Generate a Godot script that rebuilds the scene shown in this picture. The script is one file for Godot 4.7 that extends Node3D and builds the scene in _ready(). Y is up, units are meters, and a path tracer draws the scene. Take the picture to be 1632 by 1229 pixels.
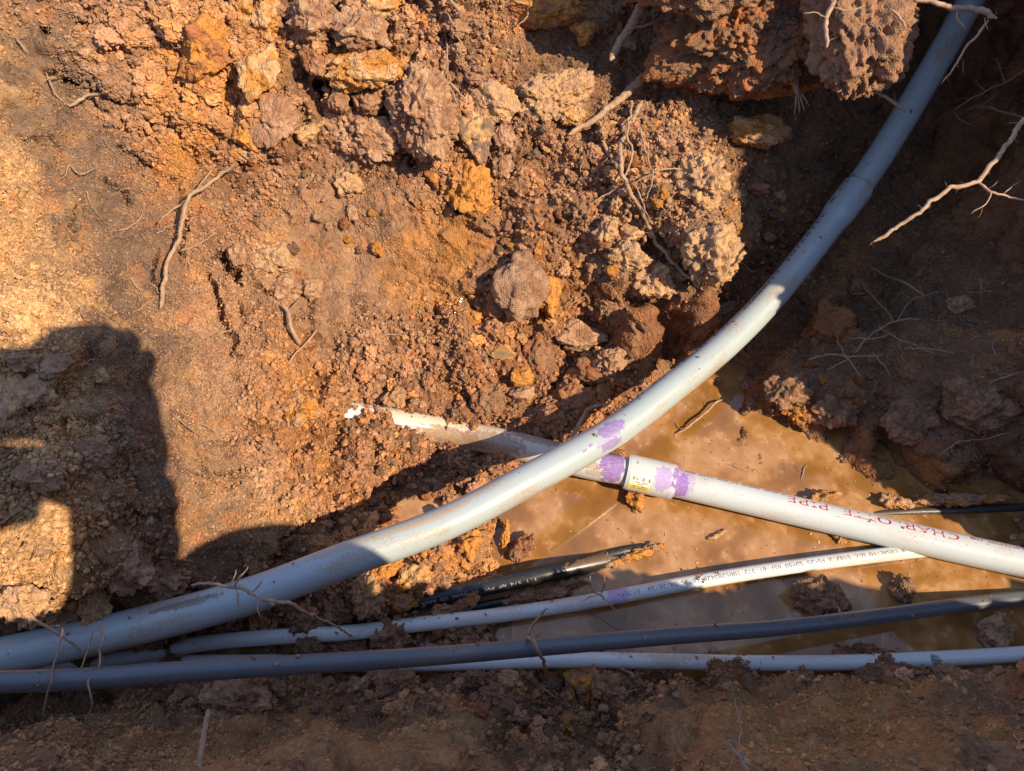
extends Node3D
# A narrow utility trench in clay soil: buried conduits and pipes, muddy water, roots.
# World: y up, metres, water level at y = 0.

const FOCAL := 1180.0                 # focal length in photograph pixels (1632 x 1229)
const PITCH := 60.0                   # the lens looks down by this much
const EYE := Vector3(0.0, 0.822, 0.0)
var RT := Vector3(1, 0, 0)
var UPV := Vector3(0, 0.5, -0.8660254)
var FW := Vector3(0, -0.8660254, -0.5)
var SUNRAY := Vector3(-0.613, -0.696, -0.374)   # the way the sunlight travels

var rng := RandomNumberGenerator.new()
var nums := {}

# ---------------------------------------------------------------- helpers
func P(u: float, v: float, d: float) -> Vector3:
	return EYE + RT * ((u - 816.0) / FOCAL * d) + UPV * ((614.5 - v) / FOCAL * d) + FW * d

func px(p: Vector3) -> Vector3:
	var q := p - EYE
	var d := q.dot(FW)
	return Vector3(816.0 + FOCAL * q.x / d, 614.5 - FOCAL * q.dot(UPV) / d, d)

func lin(r: float, g: float, b: float) -> Color:     # linear base colour -> albedo_color
	return Color(r, g, b).linear_to_srgb()

func numbered(called: String) -> String:
	var k: int = nums.get(called, 0)
	nums[called] = k + 1
	return called if k == 0 else "%s_%03d" % [called, k]

func tag(o: Node, label: String, category: String, group := "") -> void:
	o.set_meta("label", label)
	o.set_meta("category", category)
	if group != "":
		o.set_meta("group", group)

func mesh_node(called: String, m: Mesh, mat: Material, parent: Node = null) -> MeshInstance3D:
	var o := MeshInstance3D.new()
	o.mesh = m
	if mat != null:
		o.material_override = mat
	if parent == null:
		o.name = numbered(called)
		add_child(o, true)
	else:
		o.name = called
		parent.add_child(o, true)
	return o

func arrays_mesh(verts: PackedVector3Array, norms: PackedVector3Array, cols: PackedColorArray, uvs: PackedVector2Array, idx: PackedInt32Array) -> ArrayMesh:
	var a := []
	a.resize(Mesh.ARRAY_MAX)
	a[Mesh.ARRAY_VERTEX] = verts
	a[Mesh.ARRAY_NORMAL] = norms
	if cols.size() > 0:
		a[Mesh.ARRAY_COLOR] = cols
	if uvs.size() > 0:
		a[Mesh.ARRAY_TEX_UV] = uvs
	a[Mesh.ARRAY_INDEX] = idx
	var m := ArrayMesh.new()
	m.add_surface_from_arrays(Mesh.PRIMITIVE_TRIANGLES, a)
	return m

func noise(kind: int, freq: float, sd: int, oct := 3) -> FastNoiseLite:
	var n := FastNoiseLite.new()
	n.noise_type = kind as FastNoiseLite.NoiseType
	n.frequency = freq
	n.seed = sd
	n.fractal_octaves = oct
	n.fractal_type = FastNoiseLite.FRACTAL_FBM if oct > 1 else FastNoiseLite.FRACTAL_NONE
	return n

func cells(freq: float, sd: int, ret: int) -> FastNoiseLite:
	var n := noise(FastNoiseLite.TYPE_CELLULAR, freq, sd, 1)
	n.cellular_distance_function = FastNoiseLite.DISTANCE_EUCLIDEAN
	n.cellular_return_type = ret as FastNoiseLite.CellularReturnType
	n.cellular_jitter = 1.0
	return n

# ---------------------------------------------------------------- materials
var M := {}

func grain_texture(sd: int, freq: float, size := 512, lo := 0.0, hi := 1.0, oct := 5) -> NoiseTexture2D:
	var t := NoiseTexture2D.new()
	t.width = size
	t.height = size
	t.seamless = true
	t.noise = noise(FastNoiseLite.TYPE_SIMPLEX_SMOOTH, freq, sd, oct)
	var g := Gradient.new()
	g.set_color(0, Color(lo, lo, lo))
	g.set_color(1, Color(hi, hi, hi))
	t.color_ramp = g
	return t

func soil_material(rough: float, bump_cm: float, scale: float, spec := 0.25) -> StandardMaterial3D:
	var m := StandardMaterial3D.new()
	m.vertex_color_use_as_albedo = true
	m.albedo_texture = M.tex_grain
	m.uv1_triplanar = true
	m.uv1_world_triplanar = true
	m.uv1_scale = Vector3.ONE * scale
	m.roughness = rough
	m.metallic_specular = spec
	m.heightmap_enabled = true
	m.heightmap_texture = M.tex_bump
	m.heightmap_scale = bump_cm
	return m

func plain(c: Color, rough: float, spec := 0.5) -> StandardMaterial3D:
	var m := StandardMaterial3D.new()
	m.albedo_color = c
	m.roughness = rough
	m.metallic_specular = spec
	return m

func make_materials() -> void:
	M.tex_grain = grain_texture(11, 0.035, 512, 0.68, 1.0)
	M.tex_bump = grain_texture(12, 0.075, 512)
	M.soil = soil_material(0.95, 0.24, 9.0)
	M.clod = soil_material(0.95, 0.22, 11.0)
	M.wet = soil_material(0.42, 0.35, 14.0, 0.5)
	var rt := StandardMaterial3D.new()
	rt.vertex_color_use_as_albedo = true
	rt.roughness = 0.8
	rt.metallic_specular = 0.3
	M.root = rt
	M.crumb = plain(Color.WHITE, .95, .2)
	M.crumb.vertex_color_use_as_albedo = true
	M.wet_crumb = plain(Color.WHITE, .10, .75)
	M.wet_crumb.vertex_color_use_as_albedo = true
	M.ink_red = plain(lin(0.45, 0.02, 0.05), 0.5)
	M.ink_black = plain(lin(0.03, 0.03, 0.035), 0.5)
	M.ink_grey = plain(lin(0.10, 0.105, 0.115), 0.5)
	M.ink_white = plain(lin(0.35, 0.36, 0.37), 0.6)

# ---------------------------------------------------------------- the lie of the land
# known points of the bare soil: photograph pixel and distance along the lens axis
const LAND := [
	# left bank, close to the lens
	-300, 200, .66, -300, 600, .58, -250, 900, .60, 0, 100, .70, 0, 300, .655, 60, 450, .63, 40, 650, .60, 150, 640, .615, 250, 700, .64,
	60, 800, .60, 200, 850, .63, 80, 930, .615, 250, 905, .66, 150, 965, .65, 30, 965, .64, 160, 540, .635,
	# smooth cut beside it
	80, 150, .755, 150, 330, .745, 230, 500, .74, 290, 640, .725,
	# far bank
	100, 0, .735, 300, 0, .755, 450, 0, .765, 600, 0, .78, 750, 0, .80, 200, 50, .765, 300, 150, .785, 400, 300, .81, 350, 450, .785, 400, 600, .78,
	350, 750, .735, 420, 850, .735, 330, 890, .705, 480, 860, .765, 400, 915, .725, 520, 800, .80, 570, 850, .825, 640, 850, .848, 600, 700, .845,
	500, 650, .82, 500, 450, .83, 600, 300, .835, 600, 500, .855, 700, 400, .865, 700, 550, .88, 700, 650, .885, 650, 760, .868, 760, 800, .866,
	700, 740, .885, 600, 800, .842, 500, 150, .80, 700, 150, .815, 800, 300, .845, 820, 450, .868, 800, 600, .895, 870, 610, .935, 880, 520, .90,
	870, 700, .888, 955, 640, .918, 950, 560, .935, 920, 725, .892, 830, 800, .870, 800, 700, .89,
	# hollow and clump at the top
	900, 60, .86, 850, 130, .835, 870, 200, .835, 960, 200, .848, 1000, 100, .875, 1050, 150, .88, 1050, 280, .83, 1100, 380, .832, 1000, 400, .842,
	960, 300, .85, 1150, 420, .848, 1050, 470, .855, 940, 470, .895, 1150, 290, .862, 1000, 505, .87, 1005, 535, .97, 1120, 480, .872, 1135, 515, .975,
	1185, 370, .90, 1205, 450, .985, 1150, 180, .89, 1230, 250, .92, 1250, 350, .96, 1180, 250, .90, 1300, 300, .985, 900, 0, .84, 1100, 0, .86, 1250, 0, .90,
	# side trench
	1340, 200, 1.03, 1400, 150, 1.08, 1450, 60, 1.13, 1520, 0, 1.17, 1350, 330, 1.04, 1300, 420, 1.03, 1240, 500, 1.0, 1420, 250, 1.09, 1500, 150, 1.12, 1400, 330, 1.05,
	# bank across the side trench
	1570, 280, 1.0, 1500, 400, .96, 1430, 420, 1.0, 1385, 520, .94, 1310, 500, .98, 1250, 560, .94, 1205, 600, .925, 1190, 640, .91, 1350, 600, .885, 1450, 520, .895,
	1500, 600, .85, 1632, 500, .85, 1632, 350, .91, 1632, 200, .985, 1600, 100, 1.04, 1640, 0, 1.08, 1250, 645, .895, 1300, 650, .885, 1400, 680, .865, 1500, 700, .85,
	1600, 700, .84, 1632, 750, .85, 1205, 678, .898, 1190, 706, .955, 1150, 640, .985, 1140, 690, .965, 1250, 716, .945, 1320, 678, .896, 1320, 712, .945, 1380, 738, .935, 1420, 734, .876, 1424, 776, .915, 1502, 768, .864, 1495, 806, .908,
	1632, 778, .862, 1632, 818, .90, 1570, 814, .905,
	# bed under the water
	1040, 600, 1.02, 1150, 650, .985, 1060, 680, .97, 1100, 750, .93, 1300, 770, .93, 1500, 840, .895, 1000, 850, .89, 1200, 900, .875, 1500, 900, .87, 1700, 940, .85,
	900, 830, .895, 900, 900, .87, 1300, 960, .85, 1000, 780, .92, 1000, 960, .85, 1100, 1000, .825, 1500, 990, .828,
	# spoil between the pipes
	700, 880, .812, 780, 855, .842, 835, 880, .850, 620, 930, .792, 560, 960, .778, 650, 1000, .80, 750, 1000, .803, 850, 985, .818, 760, 940, .822, 600, 1015, .795, 720, 1025, .792,
	870, 1025, .800, 1270, 1028, .808, 1380, 1026, .808, 1600, 1030, .812, 1420, 1055, .818, 1290, 1058, .812, 1180, 1055, .806, 1540, 1050, .818, 450, 980, .785, 350, 1010, .81, 200, 1066, .785, 60, 1074, .775, -200, 1074, .77, 240, 1060, .788, 130, 1070, .78, 340, 1015, .80,
	# foot of the near bank
	100, 1112, .742, 300, 1105, .745, 500, 1105, .745, 700, 1105, .745, 900, 1105, .745, 1100, 1095, .75, 1300, 1088, .765, 1500, 1088, .765, 1632, 1070, .765, -200, 1120, .735,
	80, 1170, .66, 300, 1148, .645, 500, 1148, .635, 700, 1148, .645, 790, 1185, .64, 300, 1229, .50, 600, 1229, .50, 820, 1229, .60, 900, 1170, .70, 950, 1229, .63, 1000, 1190, .66,
	1040, 1195, .60, 1110, 1140, .62, 1300, 1118, .615, 1500, 1105, .615, 1632, 1092, .62, 1300, 1229, .47, 1632, 1229, .465, 1100, 1229, .50, -100, 1229, .56,
]
# points outside the picture, in metres: x, y, z; unseen heap raised to darken the side trench
const LAND_OUT := [
	-.5, .56, .05, -.3, .56, .04, -.14, .535, .045, 0, .515, .045, .25, .50, .045, .5, .52, .048, .77, .52, .05, 1.0, .49, .04, -1.0, .48, .06, 1.3, .5, .0, -.5, .53, .4, .3, .53, .4, 1.0, .52, .4,
	.64, .56, -.42, .70, .62, -.50, .745, .80, -.65, .78, .82, -.85, .95, .8, -.75, .60, .62, -1.15, .665, .43, -.33, .625, .34, -.275, .66, .42, -.245, .72, .45, -.215, .80, .42, -.205, .93, .47, -.20, 1.1, .5, -.2, 1.0, .62, -.5, 1.0, .6, -.9, .63, .19, -.50, .64, .18, -.68,
	.66, -.02, -.17, .8, -.02, -.14, 1.0, -.02, -.12, 1.3, -.02, -.12, 1.3, .5, -.35, -.8, .0, -.12, -1.1, .0, -.12, -1.0, .46, -.35, -.8, .45, -.5, -.9, .5, -.9,
	-.5, .45, -.95, 0, .45, -1.0, .3, .45, -1.0, .45, .45, -1.1, .62, .25, -1.02,  .8, .5, -1.3, .4, .47, -1.4, 0, .5, -1.6, -.8, .5, -1.5, 1.4, .52, -1.2, -1.5, .5, -.7, -1.5, .5, .5, 0, .53, 1.0,
]

var GX0 := -1.6
var GZ0 := -1.7
var GS := 0.0125
var GNX := 273
var GNZ := 233
var gy := PackedFloat32Array()      # coarse heights
var gc := PackedColorArray()        # coarse soil colours, alpha = lump strength
var gn := PackedVector3Array()      # coarse normals

# soil colours (linear base colours)
var SOIL := [
	Color(.330, .168, .094),  # 0 brown loam
	Color(.52, .298, .142),  # 1 tan clay
	Color(.20, .126, .088), # 2 grey-brown cut face
	Color(.51, .218, .056),  # 3 orange clay
	Color(.235, .130, .075), # 4 darker brown
	Color(.335, .132, .055),  # 5 red clay
	Color(.425, .242, .140),  # 6 pale loam
]
# soil patches: pixel u, v, radius u, radius v, colour, share, lump strength
const PATCH := [
	
	0, 350, 130, 300, 1, .95, .62, 60, 600, 130, 200, 1, .85, .65, 40, 880, 150, 150, 1, .85, .75, 240, 480, 110, 330, 2, .0, .5,
	75, 130, 70, 110, 2, .85, .10, 140, 290, 70, 130, 2, .85, .10, 215, 470, 65, 130, 2, .8, .12, 285, 640, 50, 120, 2, .75, .2, 330, 780, 60, 90, 2, .7, .2,
	330, 560, 60, 160, 6, .6, .3, 360, 700, 60, 120, 6, .6, .3, 430, 830, 80, 80, 1, .5, .4, 340, 870, 60, 50, 2, .6, .3,
	330, 110, 80, 90, 3, .75, .8, 290, 240, 60, 60, 3, .7, .5, 420, 110, 50, 70, 3, .6, 1., 560, 110, 90, 40, 3, .6, 1., 740, 305, 40, 50, 3, .6, 1.,
	500, 50, 280, 140, 6, .3, 1.5, 250, 120, 120, 100, 0, .0, 1.2, 550, 430, 140, 160, 6, .55, .22, 480, 640, 50, 100, 3, .55, .5, 430, 410, 50, 40, 1, .6, .5,
	720, 390, 70, 35, 3, .75, .1, 680, 450, 60, 60, 3, .55, .3, 740, 560, 90, 110, 5, .2, 1.0, 880, 470, 50, 60, 3, .5, .8, 560, 720, 160, 130, 5, .25, 1.1,
	640, 620, 120, 120, 0, .4, 1.1, 800, 640, 120, 80, 5, .3, 1.1, 620, 860, 120, 60, 5, .3, 1.2, 940, 640, 60, 80, 5, .6, 1.,
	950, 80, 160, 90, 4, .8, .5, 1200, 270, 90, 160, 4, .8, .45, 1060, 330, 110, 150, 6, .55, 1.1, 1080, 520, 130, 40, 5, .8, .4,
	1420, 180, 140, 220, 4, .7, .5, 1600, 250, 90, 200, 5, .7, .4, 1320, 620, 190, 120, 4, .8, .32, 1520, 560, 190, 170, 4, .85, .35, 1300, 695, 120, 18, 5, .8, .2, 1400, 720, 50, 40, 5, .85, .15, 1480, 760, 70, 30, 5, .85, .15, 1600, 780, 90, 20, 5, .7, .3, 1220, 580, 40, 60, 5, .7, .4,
	700, 870, 130, 50, 3, .55, 1.1, 640, 960, 120, 60, 0, .6, 1.1, 700, 1015, 300, 25, 4, .6, 1.1, 700, 1100, 900, 40, 4, .75, 1.2, 1350, 1010, 130, 30, 4, .7, 1.,
	430, 1195, 350, 50, 1, .75, .5, 430, 1195, 350, 50, 3, .35, .5, 1330, 1175, 320, 70, 1, .6, .5, 1330, 1175, 320, 70, 3, .4, .5, 900, 1200, 110, 60, 4, .7, 1.2, 60, 1100, 200, 60, 4, .8, .5,  # near-bank clay ledges painted lighter to make up for weak light
]

func rbf_land() -> void:
	var pts := PackedVector3Array()
	for i in range(0, LAND.size(), 3):
		pts.append(P(LAND[i], LAND[i + 1], LAND[i + 2]))
	for i in range(0, LAND_OUT.size(), 3):
		pts.append(Vector3(LAND_OUT[i], LAND_OUT[i + 1], LAND_OUT[i + 2]))
	var n := pts.size()
	var c2 := 0.012 * 0.012
	var mean := 0.3
	# dense solve
	var a: Array[PackedFloat64Array] = []
	for i in n:
		var row := PackedFloat64Array()
		row.resize(n + 1)
		for j in n:
			var dx := pts[i].x - pts[j].x
			var dz := pts[i].z - pts[j].z
			row[j] = sqrt(dx * dx + dz * dz + c2)
		row[i] -= 0.004
		row[n] = pts[i].y - mean
		a.append(row)
	for i in n:
		var best := i
		for r in range(i + 1, n):
			if absf(a[r][i]) > absf(a[best][i]):
				best = r
		if best != i:
			var tmp := a[i]
			a[i] = a[best]
			a[best] = tmp
		var ri := a[i]
		var inv := 1.0 / ri[i]
		for r in range(i + 1, n):
			var rr := a[r]
			var f := rr[i] * inv
			if f != 0.0:
				for k in range(i, n + 1):
					rr[k] -= f * ri[k]
				a[r] = rr
	var w := PackedFloat64Array()
	w.resize(n)
	for i in range(n - 1, -1, -1):
		var s := a[i][n]
		for k in range(i + 1, n):
			s -= a[i][k] * w[k]
		w[i] = s / a[i][i]
	gy.resize(GNX * GNZ)
	gc.resize(GNX * GNZ)
	var xs := PackedFloat64Array()
	var zs := PackedFloat64Array()
	for p in pts:
		xs.append(p.x)
		zs.append(p.z)
	for iz in GNZ:
		var z := GZ0 + iz * GS
		for ix in GNX:
			var x := GX0 + ix * GS
			# outside the trench every fourth line is enough
			var far_out := x < -0.85 or x > 1.0 or z < -1.05 or z > 0.2
			if far_out and (ix % 4 != 0 or iz % 4 != 0):
				gy[iz * GNX + ix] = gy[(iz - iz % 4) * GNX + ix - ix % 4]
				continue
			var s := mean
			for k in n:
				var dx := x - xs[k]
				var dz := z - zs[k]
				s += w[k] * sqrt(dx * dx + dz * dz + c2)
			gy[iz * GNX + ix] = clampf(s, -0.06, 0.85)
	gn.resize(GNX * GNZ)
	for iz in GNZ:
		for ix in GNX:
			var l := gy[iz * GNX + maxi(ix - 1, 0)] - gy[iz * GNX + mini(ix + 1, GNX - 1)]
			var m := gy[maxi(iz - 1, 0) * GNX + ix] - gy[mini(iz + 1, GNZ - 1) * GNX + ix]
			gn[iz * GNX + ix] = Vector3(l, 2.0 * GS, m).normalized()
	# colours
	for iz in GNZ:
		for ix in GNX:
			var p := Vector3(GX0 + ix * GS, gy[iz * GNX + ix], GZ0 + iz * GS)
			var c: Color = SOIL[0]
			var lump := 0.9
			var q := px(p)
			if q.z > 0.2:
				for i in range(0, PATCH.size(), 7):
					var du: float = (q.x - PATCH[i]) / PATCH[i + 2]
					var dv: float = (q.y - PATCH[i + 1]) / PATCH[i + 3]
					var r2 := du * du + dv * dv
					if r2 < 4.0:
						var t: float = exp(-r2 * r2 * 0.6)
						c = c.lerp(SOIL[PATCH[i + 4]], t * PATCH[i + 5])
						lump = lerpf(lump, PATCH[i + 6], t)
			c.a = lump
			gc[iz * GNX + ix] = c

func cub(a: float, b: float, c: float, d: float, t: float) -> float:
	return b + 0.5 * t * (c - a + t * (2.0 * a - 5.0 * b + 4.0 * c - d + t * (3.0 * (b - c) + d - a)))

func base_y(x: float, z: float) -> float:
	var fx := clampf((x - GX0) / GS, 1.0, GNX - 3.0)
	var fz := clampf((z - GZ0) / GS, 1.0, GNZ - 3.0)
	var ix := int(fx)
	var iz := int(fz)
	var tx := fx - ix
	var o := (iz - 1) * GNX + ix - 1
	var r0 := cub(gy[o], gy[o + 1], gy[o + 2], gy[o + 3], tx)
	o += GNX
	var r1 := cub(gy[o], gy[o + 1], gy[o + 2], gy[o + 3], tx)
	o += GNX
	var r2 := cub(gy[o], gy[o + 1], gy[o + 2], gy[o + 3], tx)
	o += GNX
	var r3 := cub(gy[o], gy[o + 1], gy[o + 2], gy[o + 3], tx)
	return cub(r0, r1, r2, r3, fz - iz)

func soil_at(x: float, z: float) -> Color:
	var fx := clampf((x - GX0) / GS, 0.0, GNX - 2.0)
	var fz := clampf((z - GZ0) / GS, 0.0, GNZ - 2.0)
	var ix := int(fx)
	var iz := int(fz)
	var o := iz * GNX + ix
	return gc[o].lerp(gc[o + 1], fx - ix).lerp(gc[o + GNX].lerp(gc[o + GNX + 1], fx - ix), fz - iz)

func normal_at(x: float, z: float) -> Vector3:
	var fx := clampf((x - GX0) / GS, 0.0, GNX - 2.0)
	var fz := clampf((z - GZ0) / GS, 0.0, GNZ - 2.0)
	var ix := int(fx)
	var iz := int(fz)
	var o := iz * GNX + ix
	return gn[o].lerp(gn[o + 1], fx - ix).lerp(gn[o + GNX].lerp(gn[o + GNX + 1], fx - ix), fz - iz).normalized()

var tv := PackedVector3Array()
var tn := PackedVector3Array()
var tcol := PackedColorArray()
var TNX := 0
var TNZ := 0
var hit_map := PackedInt32Array()    # nearest terrain vertex per 4-pixel block of the picture
const HW := 420
const HH := 318

func axis(lo: float, hi: float, step: float, far: float) -> PackedFloat64Array:
	var left: Array[float] = []
	var s := step
	var x := lo
	while x > -far:
		s *= 1.22
		x -= s
		left.append(x)
	left.reverse()
	var out := PackedFloat64Array(left)
	x = lo
	while x < hi:
		out.append(x)
		x += step
	s = step
	while x < far:
		out.append(x)
		x += s
		s *= 1.22
	return out

var n_low: FastNoiseLite
var n_clod: FastNoiseLite
var n_edge: FastNoiseLite
var n_mid: FastNoiseLite
var n_small: FastNoiseLite
var n_warp: FastNoiseLite
var n_tone: FastNoiseLite
var n_speck: FastNoiseLite
var n_fine: FastNoiseLite

func make_noises() -> void:
	n_low = noise(FastNoiseLite.TYPE_SIMPLEX_SMOOTH, 7.0, 3, 3)
	n_clod = noise(FastNoiseLite.TYPE_SIMPLEX_SMOOTH, 11.0, 5, 2)
	n_edge = cells(13.0, 8, FastNoiseLite.RETURN_DISTANCE2_SUB)
	n_mid = noise(FastNoiseLite.TYPE_SIMPLEX_SMOOTH, 34.0, 6, 3)
	n_small = cells(125.0, 7, FastNoiseLite.RETURN_DISTANCE)
	n_fine = noise(FastNoiseLite.TYPE_SIMPLEX_SMOOTH, 150.0, 9, 3)
	n_warp = noise(FastNoiseLite.TYPE_SIMPLEX_SMOOTH, 26.0, 21, 2)
	n_tone = noise(FastNoiseLite.TYPE_SIMPLEX_SMOOTH, 16.0, 31, 4)
	n_speck = cells(75.0, 33, FastNoiseLite.RETURN_CELL_VALUE)

# cracks and holes seen in the bank: width (pixels), depth (metres), then u, v ...
const CRACKS := [
	[7, .020, 65, 110, 86, 120, 130, 137, 155, 142], [5, .012, 117, 31, 148, 45, 192, 55, 240, 60, 285, 68], [6, .016, 192, 171, 226, 187, 240, 199, 302, 206],
	[7, .016, 288, 113, 292, 137, 302, 144], [6, .016, 292, 161, 305, 182, 329, 189, 377, 190], [9, .022, 391, 62, 388, 113, 398, 141, 439, 148], [5, .012, 199, 100, 202, 144, 237, 151],
	[6, .014, 178, 237, 220, 247, 240, 271], [4, .010, 82, 213, 103, 233], [5, .014, 247, 400, 247, 431, 237, 451, 256, 489], [7, .020, 329, 434, 343, 469, 357, 510, 371, 534, 381, 565],
	[15, .030, 343, 407, 371, 431, 381, 451], [5, .014, 377, 482, 388, 517], [4, .012, 494, 472, 498, 513, 480, 544], [6, .016, 532, 578, 515, 626, 487, 657], [4, .012, 436, 695, 429, 729, 419, 747],
	[5, .012, 540, 545, 541, 566], [4, .010, 455, 520, 470, 505, 495, 498], [5, .012, 400, 455, 430, 470, 470, 455], [5, .014, 300, 345, 292, 395, 286, 420], [4, .010, 20, 215, 60, 222, 95, 210], [4, .010, 10, 120, 40, 150, 70, 160],
	[20, .040, 500, 128, 510, 150], [13, .030, 62, 50, 70, 56], [8, .030, 563, 158, 563, 174], [14, .030, 655, 262, 662, 275], [14, .028, 725, 330, 730, 338], [9, .022, 715, 210, 720, 240], [8, .02, 620, 150, 632, 170],
	[6, .014, 520, 740, 532, 800, 540, 840], [5, .012, 440, 860, 470, 850, 495, 830], [8, .02, 470, 655, 478, 668], [6, .015, 640, 520, 640, 540], [7, .018, 688, 540, 694, 552], [6, .015, 628, 588, 634, 602], [6, .015, 600, 665, 608, 676],
	[5, .012, 160, 280, 195, 300, 205, 330], [4, .010, 110, 330, 130, 370], [4, .01, 30, 420, 62, 440, 75, 470],
]
const CW := 840
const CH := 640
var crack_map := PackedFloat32Array()

func make_cracks() -> void:
	crack_map.resize(CW * CH)
	for c in CRACKS:
		var w: float = c[0] * 0.5
		var dep: float = c[1]
		for i in range(2, c.size() - 2, 2):
			var a := Vector2(c[i], c[i + 1])
			var b := Vector2(c[i + 2], c[i + 3])
			var n := int(a.distance_to(b) / 1.5) + 2
			for k in n + 1:
				var t := float(k) / n
				var p := a.lerp(b, t)
				p += Vector2(n_rock.get_noise_2d(p.x * .05, p.y * .05), n_rock.get_noise_2d(p.y * .05 + 40.0, p.x * .05)) * 11.0
				var ends := minf(1.0, 0.35 + 2.2 * minf(t if i == 2 else 1.0, (1.0 - t) if i + 4 >= c.size() else 1.0))
				var r := w * ends * (0.75 + 0.6 * n_rock.get_noise_2d(p.x * .09 + 9.0, p.y * .09))
				var rr := int(ceil(r * 0.5)) + 1
				for dy in range(-rr, rr + 1):
					for dx in range(-rr, rr + 1):
						var x := int(p.x * 0.5) + 10 + dx
						var y := int(p.y * 0.5) + 10 + dy
						if x < 0 or y < 0 or x >= CW or y >= CH:
							continue
						var d := Vector2(dx, dy).length() * 2.0
						var g := dep * ends * clampf((r + 1.5 - d) / 2.5, 0.0, 1.0)
						crack_map[y * CW + x] = maxf(crack_map[y * CW + x], g)

func make_terrain() -> void:
	make_cracks()
	var xs := PackedFloat64Array()
	for q in axis(-0.66, 0.74, 0.0016, 25.0):
		xs.append(q)
		if q > -0.47 and q < -0.25:
			xs.append(q + 0.0004)
			xs.append(q + 0.0008)
			xs.append(q + 0.0012)
	var zs := PackedFloat64Array()
	var z := -0.88
	var back: Array[float] = []
	var s := 0.0016
	while z > -25.0:
		s *= 1.22
		z -= s
		back.append(z)
	back.reverse()
	zs = PackedFloat64Array(back)
	z = -0.88
	while z < -0.12:
		zs.append(z)
		z += 0.0016
	while z < 0.06:
		zs.append(z)
		z += 0.0012
	s = 0.0012
	while z < 25.0:
		zs.append(z)
		z += s
		s *= 1.22
	TNX = xs.size()
	TNZ = zs.size()
	tv.resize(TNX * TNZ)
	tn.resize(TNX * TNZ)
	tcol.resize(TNX * TNZ)
	hit_map.resize(HW * HH)
	hit_map.fill(-1)
	var hd := PackedFloat32Array()
	hd.resize(HW * HH)
	hd.fill(99.0)
	var e := 0.008
	for iz in TNZ:
		z = zs[iz]
		for ix in TNX:
			var x := xs[ix]
			var i := iz * TNX + ix
			var y := base_y(x, z)
			var inside := x > -0.9 and x < 1.1 and z > -1.2 and z < 0.3
			if not inside:
				tv[i] = Vector3(x, y + 0.02 * n_low.get_noise_2d(x * 0.3, z * 0.3), z)
				tcol[i] = SOIL[0]
				continue
			var nn := normal_at(x, z)
			var wx := n_warp.get_noise_3d(x, y, z)
			var wz := n_warp.get_noise_3d(z + 5.0, x, y)
			var c := soil_at(x + wx * 0.035, z + wz * 0.035)
			var lump := c.a
			var qx := x + wx * 0.012
			var qy := y + wz * 0.012
			var qz := z + wx * 0.009
			var steep := smoothstep(0.12, 0.5, nn.y)
			var h := 0.021 * n_low.get_noise_3d(x, y, z)
			# rounded clods with creases between them, at three sizes
			var b1 := absf(n_clod.get_noise_3d(qx, qy, qz))
			h += lump * 0.040 * (minf(b1, 0.50) - 0.22)
			var b2 := absf(n_mid.get_noise_3d(qx, qy, qz))
			h += (0.3 + 0.7 * steep) * (0.08 + 0.92 * lump) * 0.0135 * (minf(b2, 0.55) - 0.22)
			var cr := n_low.get_noise_3d(z * 2.0 + 9.0, x * 2.0, y * 2.0)
			if cr > 0.05 and lump > 0.15:
				var ed := n_edge.get_noise_3d(qx + wz * 0.02, qy + wx * 0.02, qz) + 1.0
				var wd := 0.11 * smoothstep(0.05, 0.3, cr)
				if ed < wd:
					h -= (wd - ed) / wd * 0.012 * minf(lump, 0.9)
			var sm := -n_small.get_noise_3d(x + wx * 0.004, y, z)
			h += steep * (0.20 + 0.80 * lump) * 0.0038 * (sm - 0.4)
			h += steep * (0.30 + 0.70 * lump) * 0.0030 * n_fine.get_noise_3d(x, y, z)
			var gq := px(Vector3(x, y, z))
			if gq.z > 0.2:
				var gu := int(gq.x * 0.5 + wx * 3.0) + 10
				var gv := int(gq.y * 0.5 + wz * 3.0) + 10
				if gu >= 0 and gv >= 0 and gu < CW and gv < CH:
					h -= crack_map[gv * CW + gu]
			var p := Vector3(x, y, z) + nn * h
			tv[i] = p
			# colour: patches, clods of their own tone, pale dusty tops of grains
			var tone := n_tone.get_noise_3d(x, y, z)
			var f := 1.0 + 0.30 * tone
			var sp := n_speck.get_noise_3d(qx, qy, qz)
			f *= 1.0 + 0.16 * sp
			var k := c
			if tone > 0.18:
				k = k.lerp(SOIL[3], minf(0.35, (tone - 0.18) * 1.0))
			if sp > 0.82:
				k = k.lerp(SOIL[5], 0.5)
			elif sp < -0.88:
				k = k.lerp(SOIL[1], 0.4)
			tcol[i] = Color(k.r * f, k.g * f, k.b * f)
			var s2 := px(p)
			if s2.z > 0.2:
				var hx := int(s2.x / 4.0) + 4
				var hy := int(s2.y / 4.0) + 4
				if s2.x > -16.0 and s2.y > -16.0 and hx < HW and hy < HH:
					var hi := hy * HW + hx
					if s2.z < hd[hi]:
						hd[hi] = s2.z
						hit_map[hi] = i
	# normals and faces
	for iz in TNZ:
		var up_row := maxi(iz - 1, 0) * TNX
		var dn_row := mini(iz + 1, TNZ - 1) * TNX
		for ix in TNX:
			var l := maxi(ix - 1, 0)
			var r := mini(ix + 1, TNX - 1)
			var dx := tv[iz * TNX + r] - tv[iz * TNX + l]
			var dz := tv[dn_row + ix] - tv[up_row + ix]
			tn[iz * TNX + ix] = dz.cross(dx).normalized()
	var idx := PackedInt32Array()
	idx.resize((TNX - 1) * (TNZ - 1) * 6)
	var o := 0
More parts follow.
